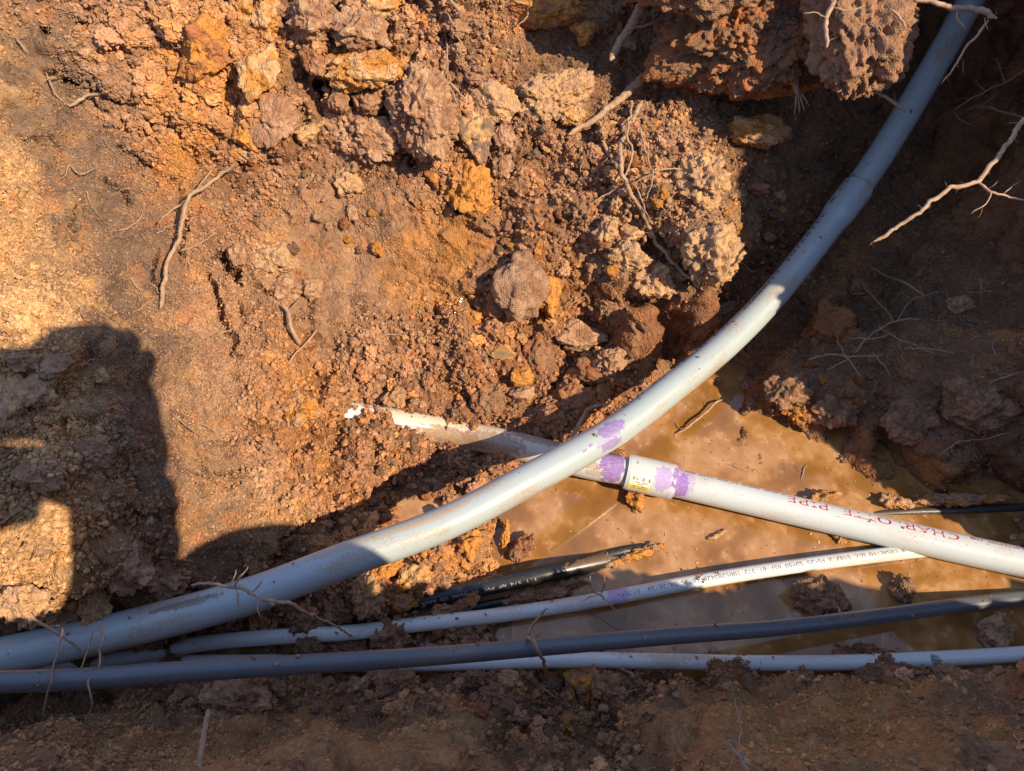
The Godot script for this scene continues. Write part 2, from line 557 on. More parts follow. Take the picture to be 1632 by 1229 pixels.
	for iz in TNZ - 1:
		for ix in TNX - 1:
			var a := iz * TNX + ix
			idx[o] = a
			idx[o + 1] = a + 1
			idx[o + 2] = a + TNX + 1
			idx[o + 3] = a
			idx[o + 4] = a + TNX + 1
			idx[o + 5] = a + TNX
			o += 6
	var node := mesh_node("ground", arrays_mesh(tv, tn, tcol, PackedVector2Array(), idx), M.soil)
	node.set_meta("kind", "structure")
	node.set_meta("label", "dug clay soil of the trench banks and bed")

func hit_index(u: float, v: float) -> int:
	var hx := int(u / 4.0) + 4
	var hy := int(v / 4.0) + 4
	for r in range(0, 7):
		for dy in range(-r, r + 1):
			for dx in range(-r, r + 1):
				if maxi(absi(dx), absi(dy)) == r:
					var x := hx + dx
					var y := hy + dy
					if x >= 0 and y >= 0 and x < HW and y < HH and hit_map[y * HW + x] >= 0:
						return hit_map[y * HW + x]
	return -1

func ground_px(u: float, v: float, lift := 0.0) -> Vector3:
	# the soil that pixel shows, or a point "lift" nearer to the lens on the same line of sight
	var i := hit_index(u, v)
	var d := px(tv[i]).z if i >= 0 else 0.8
	# water in front of the bed
	var yv := (614.5 - v) / FOCAL
	var dw := EYE.y / (0.8660254 - yv * 0.5)
	return P(u, v, minf(d, dw) - lift)

# ---------------------------------------------------------------- pipes
func smooth_path(raw: PackedVector3Array, step := 0.004) -> PackedVector3Array:
	var c := Curve3D.new()
	c.bake_interval = step
	for i in raw.size():
		var a := raw[maxi(i - 1, 0)]
		var b := raw[mini(i + 1, raw.size() - 1)]
		var t := (b - a) / 6.0
		c.add_point(raw[i], -t, t)
	return c.get_baked_points()

func px_path(list: Array) -> PackedVector3Array:
	var raw := PackedVector3Array()
	for i in range(0, list.size(), 3):
		raw.append(P(list[i], list[i + 1], list[i + 2]))
	return raw

var tubes: Array[Tube] = []

class Tube:
	var p := PackedVector3Array()
	var s := PackedVector3Array()   # side
	var n := PackedVector3Array()   # top
	var l := PackedFloat64Array()   # length so far
	var r := PackedFloat64Array()
	func at(len: float) -> int:
		var i := l.bsearch(len)
		return clampi(i, 0, l.size() - 1)
	func place(len: float, ang: float, lift: float) -> Vector3:
		var i := clampi(at(len), 1, l.size() - 1)
		var t := clampf((len - l[i - 1]) / maxf(l[i] - l[i - 1], 1e-6), 0.0, 1.0)
		var c := p[i - 1].lerp(p[i], t)
		var ss := s[i - 1].lerp(s[i], t).normalized()
		var nn := n[i - 1].lerp(n[i], t).normalized()
		var rr := lerpf(r[i - 1], r[i], t) + lift
		return c + (nn * cos(ang) + ss * sin(ang)) * rr

func make_tube(path: PackedVector3Array, radius: float) -> Tube:
	var t := Tube.new()
	t.p = path
	var len := 0.0
	for i in path.size():
		var d := (path[mini(i + 1, path.size() - 1)] - path[maxi(i - 1, 0)]).normalized()
		var side := d.cross(Vector3.UP).normalized()   # right of the way the pipe runs
		t.s.append(side)
		t.n.append(side.cross(d).normalized())
		if i > 0:
			len += path[i].distance_to(path[i - 1])
		t.l.append(len)
		t.r.append(radius)
	tubes.append(t)
	return t

func tube_mesh(t: Tube, seg: int, cap := true) -> ArrayMesh:
	var v := PackedVector3Array()
	var nn := PackedVector3Array()
	var uv := PackedVector2Array()
	var idx := PackedInt32Array()
	var total := t.l[t.l.size() - 1]
	var m := t.p.size()
	for i in m:
		var slope := 0.0
		if i > 0 and i < m - 1:
			slope = (t.r[i + 1] - t.r[i - 1]) / maxf(t.l[i + 1] - t.l[i - 1], 1e-6)
		var dir := (t.p[mini(i + 1, m - 1)] - t.p[maxi(i - 1, 0)]).normalized()
		for k in seg + 1:
			var a := -PI + TAU * k / seg
			var o := t.n[i] * cos(a) + t.s[i] * sin(a)
			v.append(t.p[i] + o * t.r[i])
			nn.append((o - dir * slope).normalized())
			uv.append(Vector2(t.l[i] / total, float(k) / seg))
	for i in m - 1:
		for k in seg:
			var a := i * (seg + 1) + k
			var b := a + seg + 1
			idx.append_array([a, b, b + 1, a, b + 1, a + 1])
	if cap:
		for e in 2:
			var i := 0 if e == 0 else m - 1
			var dir := (t.p[0] - t.p[1]).normalized() if e == 0 else (t.p[m - 1] - t.p[m - 2]).normalized()
			var c := v.size()
			v.append(t.p[i])
			nn.append(dir)
			uv.append(Vector2(0.0, 0.0))
			for k in seg + 1:
				v.append(v[i * (seg + 1) + k])
				nn.append(dir)
				uv.append(Vector2(0.0, 0.0))
			for k in seg:
				if e == 0:
					idx.append_array([c, c + 1 + k, c + 2 + k])
				else:
					idx.append_array([c, c + 2 + k, c + 1 + k])
	return arrays_mesh(v, nn, PackedColorArray(), uv, idx)

func lettering(parent: Node, t: Tube, text: String, from_len: float, to_len: float, ang: float, height: float, mat: Material, flipped: bool, squeeze := 0.0, mono := true, called := "lettering") -> void:
	# print wrapped onto the pipe; text runs from from_len to to_len along it
	var tm := TextMesh.new()
	var f := SystemFont.new()
	f.font_names = PackedStringArray(["Droid Sans Mono" if mono else "Droid Sans"])
	tm.font = f
	tm.font_size = 64
	tm.pixel_size = 0.01
	tm.depth = 0.0
	tm.curve_step = 2.0
	tm.text = text
	var a := tm.get_mesh_arrays()
	var vs: PackedVector3Array = a[Mesh.ARRAY_VERTEX]
	if vs.is_empty():
		return
	var lo := vs[0]
	var hi := vs[0]
	for q in vs:
		lo = lo.min(q)
		hi = hi.max(q)
	var out := PackedVector3Array()
	var no := PackedVector3Array()
	for q in vs:
		var fx := (q.x - lo.x) / (hi.x - lo.x)
		var len := lerpf(from_len, to_len, fx)
		var yy := (q.y - (lo.y + hi.y) * 0.5) / 0.46 * height
		var i := t.at(len)
		var aa := ang + (yy if flipped else -yy) / t.r[i]
		out.append(t.place(len, aa, 0.00025))
		no.append((t.n[i] * cos(aa) + t.s[i] * sin(aa)).normalized())
	var ix: PackedInt32Array = a[Mesh.ARRAY_INDEX] if a[Mesh.ARRAY_INDEX] != null else PackedInt32Array(range(vs.size()))
	mesh_node(called, arrays_mesh(out, no, PackedColorArray(), PackedVector2Array(), ix), mat, parent)

func len_at_px(t: Tube, u: float) -> float:
	# length along a pipe at which it passes photograph column u
	var best := 0
	var bd := 1e9
	for i in t.p.size():
		var d := absf(px(t.p[i]).x - u)
		if d < bd:
			bd = d
			best = i
	return t.l[best]

func pipe_material(name_: String, t: Tube, base: Color, rough: float, spec: float, dirt: float, sd: int, stains: Array = [], w := 2048, h := 160, gloss_dirt := true) -> StandardMaterial3D:
	# plastic with spatters and smears of dried mud and stains of purple primer
	var im := Image.create(w, h, false, Image.FORMAT_RGB8)
	var total := t.l[t.l.size() - 1]
	var circ := TAU * t.r[0]
	var sm := noise(FastNoiseLite.TYPE_SIMPLEX_SMOOTH, 14.0, sd, 4)
	var fi := noise(FastNoiseLite.TYPE_SIMPLEX_SMOOTH, 420.0, sd + 1, 2)
	var st := noise(FastNoiseLite.TYPE_SIMPLEX_SMOOTH, 120.0, sd + 2, 4)
	var sp := cells(190.0, sd + 3, FastNoiseLite.RETURN_DISTANCE)
	var mud := Color(.36, .20, .095)
	for y in h:
		var aa := (float(y) / h) * circ
		for x in w:
			var ll := (float(x) / w) * total
			var c := base
			var g := sm.get_noise_2d(ll * 0.55, aa * 1.5)
			var f := fi.get_noise_2d(ll * 0.5, aa)
			c = c * (1.0 + 0.035 * g + 0.02 * f)
			var a := smoothstep(0.18, 0.55, g + 0.35 * f) * dirt
			a = maxf(a, dirt * 0.5 * smoothstep(0.52, 0.75, st.get_noise_2d(ll * 0.25, aa * 1.3) + 0.3 * f))
			c = c.lerp(mud, clampf(a, 0.0, 0.75))
			if sp.get_noise_2d(ll, aa) < -0.92 and f > 0.30:
				c = c.lerp(mud, 0.7)   # splashes of dried mud
			for k in stains:
				var dl: float = (ll - k[0]) / k[2]
				var da: float = (aa / circ * TAU - PI - k[1]) / k[3]
				var r := sqrt(dl * dl + da * da) + 0.42 * st.get_noise_2d(ll, aa) + 0.12 * fi.get_noise_2d(ll * .4, aa)
				if r < 1.0:
					c = c.lerp(k[4], k[5] * clampf(0.88 + 0.35 * fi.get_noise_2d(ll * 0.25, aa) + 0.15 * st.get_noise_2d(ll * 2.0, aa * 2.0), 0.4, 1.0))
			im.set_pixel(x, y, Color(clampf(c.r, 0, 1), clampf(c.g, 0, 1), clampf(c.b, 0, 1)).linear_to_srgb())
	var m := StandardMaterial3D.new()
	m.albedo_texture = ImageTexture.create_from_image(im)
	m.roughness = rough
	m.metallic_specular = spec
	m.resource_name = name_
	return m

const PURPLE := Color(.225, .105, .36)

func make_pipes() -> void:
	# --- large pale grey conduit, sweeping up into the side trench
	var path := smooth_path(px_path([-260, 1095, .655, -100, 1066, .655, 0, 1046, .656, 170, 1010, .66, 380, 955, .672, 550, 893, .69, 700, 838, .713, 820, 777, .738, 975, 690, .788, 1070, 619, .822, 1160, 545, .857, 1240, 462, .885, 1330, 349, .908, 1400, 252, .924, 1480, 121, .938, 1540, 14, .95, 1600, -100, .965, 1640, -190, .98]), 0.003)
	var t := make_tube(path, 0.0167)
	var l_bell := len_at_px(t, 1345)
	for i in t.l.size():
		var q := t.l[i] - l_bell
		t.r[i] = 0.0167 + 0.0026 * smoothstep(-0.030, -0.012, q) * (1.0 - smoothstep(0.030, 0.036, q))
	var stains := [[len_at_px(t, 968), 0.10, .017, .55, PURPLE, .80], [len_at_px(t, 958), 0.95, .013, .35, PURPLE, .70], [len_at_px(t, 922), .42, .0035, .10, PURPLE, .85], [len_at_px(t, 931), .30, .0025, .08, PURPLE, .85], [len_at_px(t, 945), .55, .008, .18, PURPLE, .5],
		[len_at_px(t, 640), -.35, .09, .20, Color(.42, .27, .13), .55], [len_at_px(t, 310), -.25, .03, .22, Color(.12, .08, .055), .65], [len_at_px(t, 700), -.2, .04, .2, Color(.42, .27, .13), .4]]
	var root := Node3D.new()
	root.name = numbered("conduit")
	add_child(root)
	tag(root, "thick pale grey plastic conduit sweeping up into the side trench, purple stain midway", "conduit")
	mesh_node("tube", tube_mesh(t, 56), pipe_material("grey_pvc", t, Color(.35, .39, .395), .30, .5, .55, 100, stains), root)
	lettering(root, t, "SCH 40 RIGID PVC", len_at_px(t, 1002), len_at_px(t, 1178), -0.95, .0042, M.ink_black, false)
	lettering(root, t, "CONDUIT INTERTEK \u00ae LIS", len_at_px(t, 1196), len_at_px(t, 1372), -0.80, .0046, M.ink_black, false)

	# --- white pressure pipe with coupling
	path = smooth_path(px_path([450, 634, .862, 510, 652, .858, 560, 663, .862, 610, 670, .8715, 650, 676, .881, 700, 684, .892, 750, 695, .892, 830, 712, .877, 930, 739, .864, 1000, 752, .860, 1100, 775, .855, 1300, 822, .843, 1500, 868, .829, 1632, 897, .819, 1800, 935, .80]), 0.003)
	t = make_tube(path, 0.0167)
	root = Node3D.new()
	root.name = numbered("water_pipe")
	add_child(root)
	tag(root, "white plastic pipe with red print, a coupling and purple primer, above orange water", "pipe")
	stains = [[len_at_px(t, 972), .10, .014, 1.5, PURPLE * 1.15, .92], [len_at_px(t, 1082), .55, .0085, .95, PURPLE * 1.05, .9], [len_at_px(t, 1086), .2, .010, 1.6, PURPLE * 1.5, .4], [len_at_px(t, 941), .3, .008, .35, Color(.40, .24, .10), .7], [len_at_px(t, 800), .2, .085, 2.8, Color(.56, .43, .27), .7], [len_at_px(t, 690), .2, .085, 2.8, Color(.56, .43, .27), .7], [len_at_px(t, 790), .55, .04, .8, Color(.27, .145, .08), .8], [len_at_px(t, 850), -.6, .03, .5, Color(.27, .145, .08), .7], [len_at_px(t, 720), .8, .05, .7, Color(.27, .145, .08), .85], [len_at_px(t, 950), .9, .01, .3, Color(.40, .24, .10), .6]]
	var mat := pipe_material("white_pvc", t, Color(.51, .535, .55), .22, .5, .25, 200, stains, 2048, 128)
	mesh_node("tube", tube_mesh(t, 56), mat, root)
	# coupling sleeve
	var la := len_at_px(t, 997)
	var lb := len_at_px(t, 1073)
	var sub := PackedVector3Array()
	var i0 := t.at(la)
	var i1 := t.at(lb)
	for i in range(i0, i1 + 1):
		sub.append(t.p[i])
	var ct := make_tube(sub, 0.0210)
	var ends := ct.p.size()
	ct.r[0] = 0.0202
	ct.r[ends - 1] = 0.0196
	ct.r[ends - 2] = 0.0206
	var cm := pipe_material("white_coupling", ct, Color(.55, .565, .57), .25, .5, .05, 300, [[ct.l[ends - 1] * .72, .35, .010, .75, PURPLE * 1.7, .62], [ct.l[ends - 1] * .97, .1, .0045, .8, PURPLE * 1.1, .9], [ct.l[ends - 1] * .92, 1.35, .006, .3, PURPLE * 1.7, .4], [ct.l[ends - 1] * .16, -.25, .0016, .12, Color(.2, .2, .22), .6]], 512, 256)
	var coup := mesh_node("coupling", tube_mesh(ct, 56), cm, root)
	# price sticker on the coupling
	var stick := PackedVector3Array()
	var sn := PackedVector3Array()
	var suv := PackedVector2Array()
	var sidx := PackedInt32Array()
	var total := ct.l[ends - 1]
	for yy in 9:
		for xx in 7:
			var len := lerpf(total * .07, total * .50, xx / 6.0)
			var aa := lerpf(.42, 1.32, yy / 8.0)
			stick.append(ct.place(len, aa, .0003))
			var i := ct.at(len)
			sn.append((ct.n[i] * cos(aa) + ct.s[i] * sin(aa)).normalized())
			suv.append(Vector2(xx / 6.0, yy / 8.0))
	for yy in 8:
		for xx in 6:
			var a := yy * 7 + xx
			sidx.append_array([a, a + 1, a + 8, a, a + 8, a + 7])
	var sim := Image.create(64, 64, false, Image.FORMAT_RGB8)
	sim.fill(lin(.70, .69, .62))
	sim.fill_rect(Rect2i(0, 47, 64, 17), lin(.75, .60, .03))
	var smat := StandardMaterial3D.new()
	smat.albedo_texture = ImageTexture.create_from_image(sim)
	smat.roughness = .5
	smat.cull_mode = BaseMaterial3D.CULL_DISABLED
	var sticker := mesh_node("price_sticker", arrays_mesh(stick, sn, PackedColorArray(), suv, sidx), smat, coup)
	sticker.set_meta("label", "small white price sticker with yellow band")
	ct.r.fill(0.0213)
	lettering(coup, ct, "$ 0.59", total * .48, total * .13, .66, .0042, M.ink_black, true)
	lettering(coup, ct, "SKU 8A", total * .44, total * .20, .86, .0014, M.ink_black, true)
	lettering(coup, ct, "2375", total * .36, total * .25, .98, .0014, M.ink_black, true)
	lettering(coup, ct, "TUBE-CIRC", total * .45, total * .14, 1.12, .0013, M.ink_black, true)
	lettering(coup, ct, "HYDRO RA", total * .45, total * .14, 1.24, .0013, M.ink_black, true)
	lettering(root, t, "CHARLOTTE  PIPE", len_at_px(t, 1517), len_at_px(t, 1249), -.36, .0086, M.ink_red, true, 0.0, false)
	lettering(root, t, "\u2122 PLUT 04010 1\" PVC 1120 SCH", len_at_px(t, 1243), len_at_px(t, 1087), -.72, .0042, M.ink_red, true)
	lettering(root, t, "CHARLOTTEPIPE.COM", len_at_px(t, 1650), len_at_px(t, 1536), -.60, .0042, M.ink_red, true)

	# --- thin white pipe, upper
	path = smooth_path(px_path([-120, 1075, .76, 60, 1066, .76, 200, 1048, .765, 320, 1026, .768, 430, 1016, .770, 560, 1008, .775, 660, 996, .782, 800, 980, .792, 950, 957, .80, 1100, 929, .811, 1250, 905, .820, 1400, 885, .829, 1500, 874, .840, 1600, 862, .862]), 0.003)
	t = make_tube(path, 0.0079)
	root = Node3D.new()
	root.name = numbered("supply_pipe")
	add_child(root)
	tag(root, "thin white pipe with black date print passing under the red-printed pipe", "pipe")
	stains = [[len_at_px(t, 982), .0, .011, 1.6, PURPLE * 1.6, .6], [len_at_px(t, 1400), .3, .06, .8, Color(.50, .36, .18), .35], [len_at_px(t, 760), .2, .03, .5, Color(.5, .36, .18), .3]]
	mesh_node("tube", tube_mesh(t, 40), pipe_material("white_cpvc", t, Color(.61, .615, .60), .3, .5, .35, 400, stains, 2048, 96), root)
	lettering(root, t, "ASTM E84 & CNSAC-FO ULC S102.2 FS<25 SD<50 NSF-61-372 10052B2428 16:25 04/26/24  0175f+", len_at_px(t, 1485), len_at_px(t, 984), .05, .0046, M.ink_grey, true)

	# --- thin white pipe, lower
	path = smooth_path(px_path([-120, 1065, .78, 100, 1063, .78, 250, 1057, .775, 400, 1056, .765, 600, 1058, .758, 760, 1056, .755, 900, 1052, .755, 1050, 1054, .757, 1200, 1057, .76, 1350, 1056, .765, 1500, 1050, .768, 1632, 1042, .772, 1800, 1030, .776]), 0.003)
	t = make_tube(path, 0.0079)
	root = Node3D.new()
	root.name = numbered("supply_pipe")
	add_child(root)
	tag(root, "thin white plain pipe lying along the foot of the near bank", "pipe")
	mesh_node("tube", tube_mesh(t, 40), pipe_material("white_cpvc", t, Color(.60, .605, .59), .3, .5, .45, 500, [[len_at_px(t, 1485), .2, .006, .8, Color(.07, .05, .04), .8], [len_at_px(t, 1090), -.5, .05, .4, Color(.45, .27, .13), .5]], 2048, 96), root)

	# --- dark blue-grey pipe
	path = smooth_path(px_path([-160, 1088, .53, 0, 1087, .535, 150, 1081, .55, 300, 1070, .57, 500, 1058, .602, 700, 1045, .635, 900, 1028, .668, 1080, 1013, .70, 1250, 1000, .733, 1400, 982, .765, 1520, 966, .79, 1632, 952, .81, 1800, 930, .84]), 0.003)
	t = make_tube(path, 0.0079)
	root = Node3D.new()
	root.name = numbered("cable_duct")
	add_child(root)
	tag(root, "slim dark blue-grey plastic duct running the length of the trench", "duct")
	mesh_node("tube", tube_mesh(t, 40), pipe_material("dark_grey_pvc", t, Color(.10, .106, .116), .35, .5, .22, 600, [], 2048, 96), root)

	# --- black pipe half sunk in mud, and its neighbours
	path = smooth_path(px_path([560, 985, .80, 650, 962, .802, 730, 944, .805, 850, 918, .812, 900, 907, .821, 960, 894, .838, 1010, 883, .858, 1060, 872, .885, 1100, 864, .905]), 0.002)
	t = make_tube(path, 0.0100)
	root = Node3D.new()
	root.name = numbered("black_pipe")
	add_child(root)
	tag(root, "black plastic pipe sinking into the muddy water, faint white print", "pipe")
	mesh_node("tube", tube_mesh(t, 40), pipe_material("black_poly", t, Color(.018, .018, .02), .33, .5, .30, 700, [[len_at_px(t, 960), 0, .05, .6, Color(.35, .2, .1), .35]], 1024, 128), root)
	lettering(root, t, "1.1 3/4 NP PVC SC-0606 CD R005", len_at_px(t, 852), len_at_px(t, 672), .62, .0030, M.ink_white, true)
	path = smooth_path(px_path([900, 900, .838, 960, 886, .838, 1020, 873, .846, 1060, 865, .87]), 0.002)
	t = make_tube(path, 0.0055)
	root = mesh_node("black_cable", tube_mesh(t, 24), pipe_material("black_poly", t, Color(.02, .02, .022), .4, .5, .8, 720, [], 512, 64))
	tag(root, "thin muddy black cable beside the black pipe, breaking the water surface", "cable")
	path = smooth_path(px_path([700, 985, .808, 760, 967, .807, 850, 950, .815, 960, 942, .826, 1100, 935, .828, 1200, 926, .830, 1286, 919, .845, 1320, 915, .87]), 0.002)
	t = make_tube(path, 0.0042)
	root = mesh_node("black_cable", tube_mesh(t, 24), pipe_material("black_poly", t, Color(.016, .016, .018), .4, .5, .3, 740, [], 512, 64))
	tag(root, "thin black cable under the date-printed white pipe, ending in shaded water", "cable")
	path = smooth_path(px_path([1380, 820, .868, 1450, 816, .866, 1560, 812, .866, 1632, 808, .866, 1760, 800, .866]), 0.002)
	t = make_tube(path, 0.0048)
	root = mesh_node("black_cable", tube_mesh(t, 24), pipe_material("black_poly", t, Color(.05, .045, .045), .4, .5, 1.0, 760, [], 512, 64))
	tag(root, "mud-caked dark cable beyond the red-printed pipe, under the overhanging bank", "cable")

# ---------------------------------------------------------------- water
func make_water() -> void:
	var w := 1536
	var im := Image.create(w, w, false, Image.FORMAT_RGB8)
	var a := noise(FastNoiseLite.TYPE_SIMPLEX_SMOOTH, 0.006, 801, 4)
	var b := noise(FastNoiseLite.TYPE_SIMPLEX_SMOOTH, 0.05, 802, 4)
	var e := noise(FastNoiseLite.TYPE_SIMPLEX_SMOOTH, 0.022, 805, 4)
	var base := Color(.26, .117, .033)
	var silt := Color(.37, .190, .080)
	for y in w:
		for x in w:
			var g := a.get_noise_2d(x, y)
			var f := b.get_noise_2d(x, y)
			var q := e.get_noise_2d(x, y)
			var k := base * (1.0 + 0.45 * g)
			k = k.lerp(silt, smoothstep(-.35, .4, g + .5 * q) * .8)
			# scum: thin ragged threads and grainy rafts of silt
			var thread := (1.0 - smoothstep(.0, .045, absf(q + .25 * f))) * smoothstep(.02, .25, g + .4 * f)
			k = k.lerp(Color(.45, .26, .125), clampf(thread * .6 + smoothstep(.30, .60, q + .35 * f + .5 * g) * .55, 0.0, .8))
			im.set_pixel(x, y, Color(k.r, k.g, k.b).linear_to_srgb())
	var m := StandardMaterial3D.new()
	m.albedo_texture = ImageTexture.create_from_image(im)
	m.uv1_triplanar = true
	m.uv1_world_triplanar = true
	m.uv1_scale = Vector3.ONE * 1.35
	m.roughness = 0.045
	m.metallic_specular = 0.5
	var pm := PlaneMesh.new()
	pm.size = Vector2(3.0, 1.4)
	pm.subdivide_width = 8
	pm.subdivide_depth = 8
	var o := mesh_node("water", pm, m)
	o.position = Vector3(0.1, 0.0, -0.55)
	o.set_meta("kind", "structure")
	o.set_meta("label", "muddy orange water standing in the trench")

# ---------------------------------------------------------------- clods and stones
var ico := {}

func icosphere(level: int) -> Array:
	if ico.has(level):
		return ico[level]
	var t := (1.0 + sqrt(5.0)) / 2.0
	var v := PackedVector3Array([Vector3(-1, t, 0), Vector3(1, t, 0), Vector3(-1, -t, 0), Vector3(1, -t, 0), Vector3(0, -1, t), Vector3(0, 1, t), Vector3(0, -1, -t), Vector3(0, 1, -t), Vector3(t, 0, -1), Vector3(t, 0, 1), Vector3(-t, 0, -1), Vector3(-t, 0, 1)])
	for i in v.size():
		v[i] = v[i].normalized()
	var f := PackedInt32Array([0, 11, 5, 0, 5, 1, 0, 1, 7, 0, 7, 10, 0, 10, 11, 1, 5, 9, 5, 11, 4, 11, 10, 2, 10, 7, 6, 7, 1, 8, 3, 9, 4, 3, 4, 2, 3, 2, 6, 3, 6, 8, 3, 8, 9, 4, 9, 5, 2, 4, 11, 6, 2, 10, 8, 6, 7, 9, 8, 1])
	for l in level:
		var mids := {}
		var g := PackedInt32Array()
		for i in range(0, f.size(), 3):
			var m := [0, 0, 0]
			for k in 3:
				var a := f[i + k]
				var b := f[i + (k + 1) % 3]
				var key := mini(a, b) * 100000 + maxi(a, b)
				if not mids.has(key):
					mids[key] = v.size()
					v.append(((v[a] + v[b]) * 0.5).normalized())
				m[k] = mids[key]
			g.append_array([f[i], m[0], m[2], f[i + 1], m[1], m[0], f[i + 2], m[2], m[1], m[0], m[1], m[2]])
		f = g
	# clockwise fronts
	for i in range(0, f.size(), 3):
		var tmp := f[i + 1]
		f[i + 1] = f[i + 2]
		f[i + 2] = tmp
	ico[level] = [v, f]
	return ico[level]

var n_rock := noise(FastNoiseLite.TYPE_SIMPLEX_SMOOTH, 1.0, 61, 3)
var n_crumb := cells(1.0, 62, FastNoiseLite.RETURN_DISTANCE)

# an irregular lump: half sizes in metres, how angular (0..1), how crumbly (0..1)
func lump_mesh(half: Vector3, level: int, angular: float, crumbly: float, col: Color, col2: Color, sd: int) -> ArrayMesh:
	var r := RandomNumberGenerator.new()
	r.seed = sd
	var sph := icosphere(level)
	var dirs: PackedVector3Array = sph[0]
	var f: PackedInt32Array = sph[1]
	var cuts := []
	for k in int(5 + 7 * angular):
		cuts.append([Vector3(r.randfn(), r.randfn(), r.randfn()).normalized(), r.randf_range(0.55, 0.92) if angular > 0.3 else r.randf_range(0.75, 0.98)])
	var off := Vector3(r.randf(), r.randf(), r.randf()) * 40.0
	var size := (half.x + half.y + half.z) / 3.0
	var v := PackedVector3Array()
	v.resize(dirs.size())
	var cols := PackedColorArray()
	cols.resize(dirs.size())
	for i in dirs.size():
		var n := dirs[i]
		var rad := 1.0
		for c in cuts:
			var d: float = n.dot(c[0])
			if d > 0.05:
				rad = minf(rad, c[1] / d)
		rad *= 1.08
		var big := n_rock.get_noise_3dv(n * 1.1 + off)
		rad *= 1.0 + 0.34 * big + 0.10 * n_rock.get_noise_3dv(n * 3.2 + off)
		var p := n * rad * half
		# crumbs a few millimetres across whatever the size of the lump
		var q := p * 130.0 + off
		var cr := -n_crumb.get_noise_3dv(q + Vector3.ONE * 0.5 * n_rock.get_noise_3dv(q * 0.7)) - 0.4
		var ff := n_rock.get_noise_3dv(p * 260.0 + off)
		var hole := maxf(0.0, n_rock.get_noise_3dv(p * 70.0 - off) - 0.12)
		var f2 := n_rock.get_noise_3dv(p * 120.0 - off * 2.0)
		var h := crumbly * (0.0032 * cr - 0.010 * hole + 0.0035 * f2) + 0.0010 * ff + 0.0012 * f2
		p += n * clampf(h, -0.3 * size, 0.3 * size)
		v[i] = p
		var tone := n_rock.get_noise_3dv(p * 45.0 + off)
		var k := col.lerp(col2, smoothstep(-0.15, 0.3, tone + 0.5 * big)) * (1.0 + 0.22 * ff + 0.15 * tone)
		cols[i] = Color(clampf(k.r, 0, 1), clampf(k.g, 0, 1), clampf(k.b, 0, 1))
	var nn := PackedVector3Array()
	nn.resize(v.size())
	for i in range(0, f.size(), 3):
		var c := (v[f[i + 2]] - v[f[i]]).cross(v[f[i + 1]] - v[f[i]])
		nn[f[i]] += c
		nn[f[i + 1]] += c
		nn[f[i + 2]] += c
	for i in nn.size():
		nn[i] = nn[i].normalized()
	return arrays_mesh(v, nn, cols, PackedVector2Array(), f)

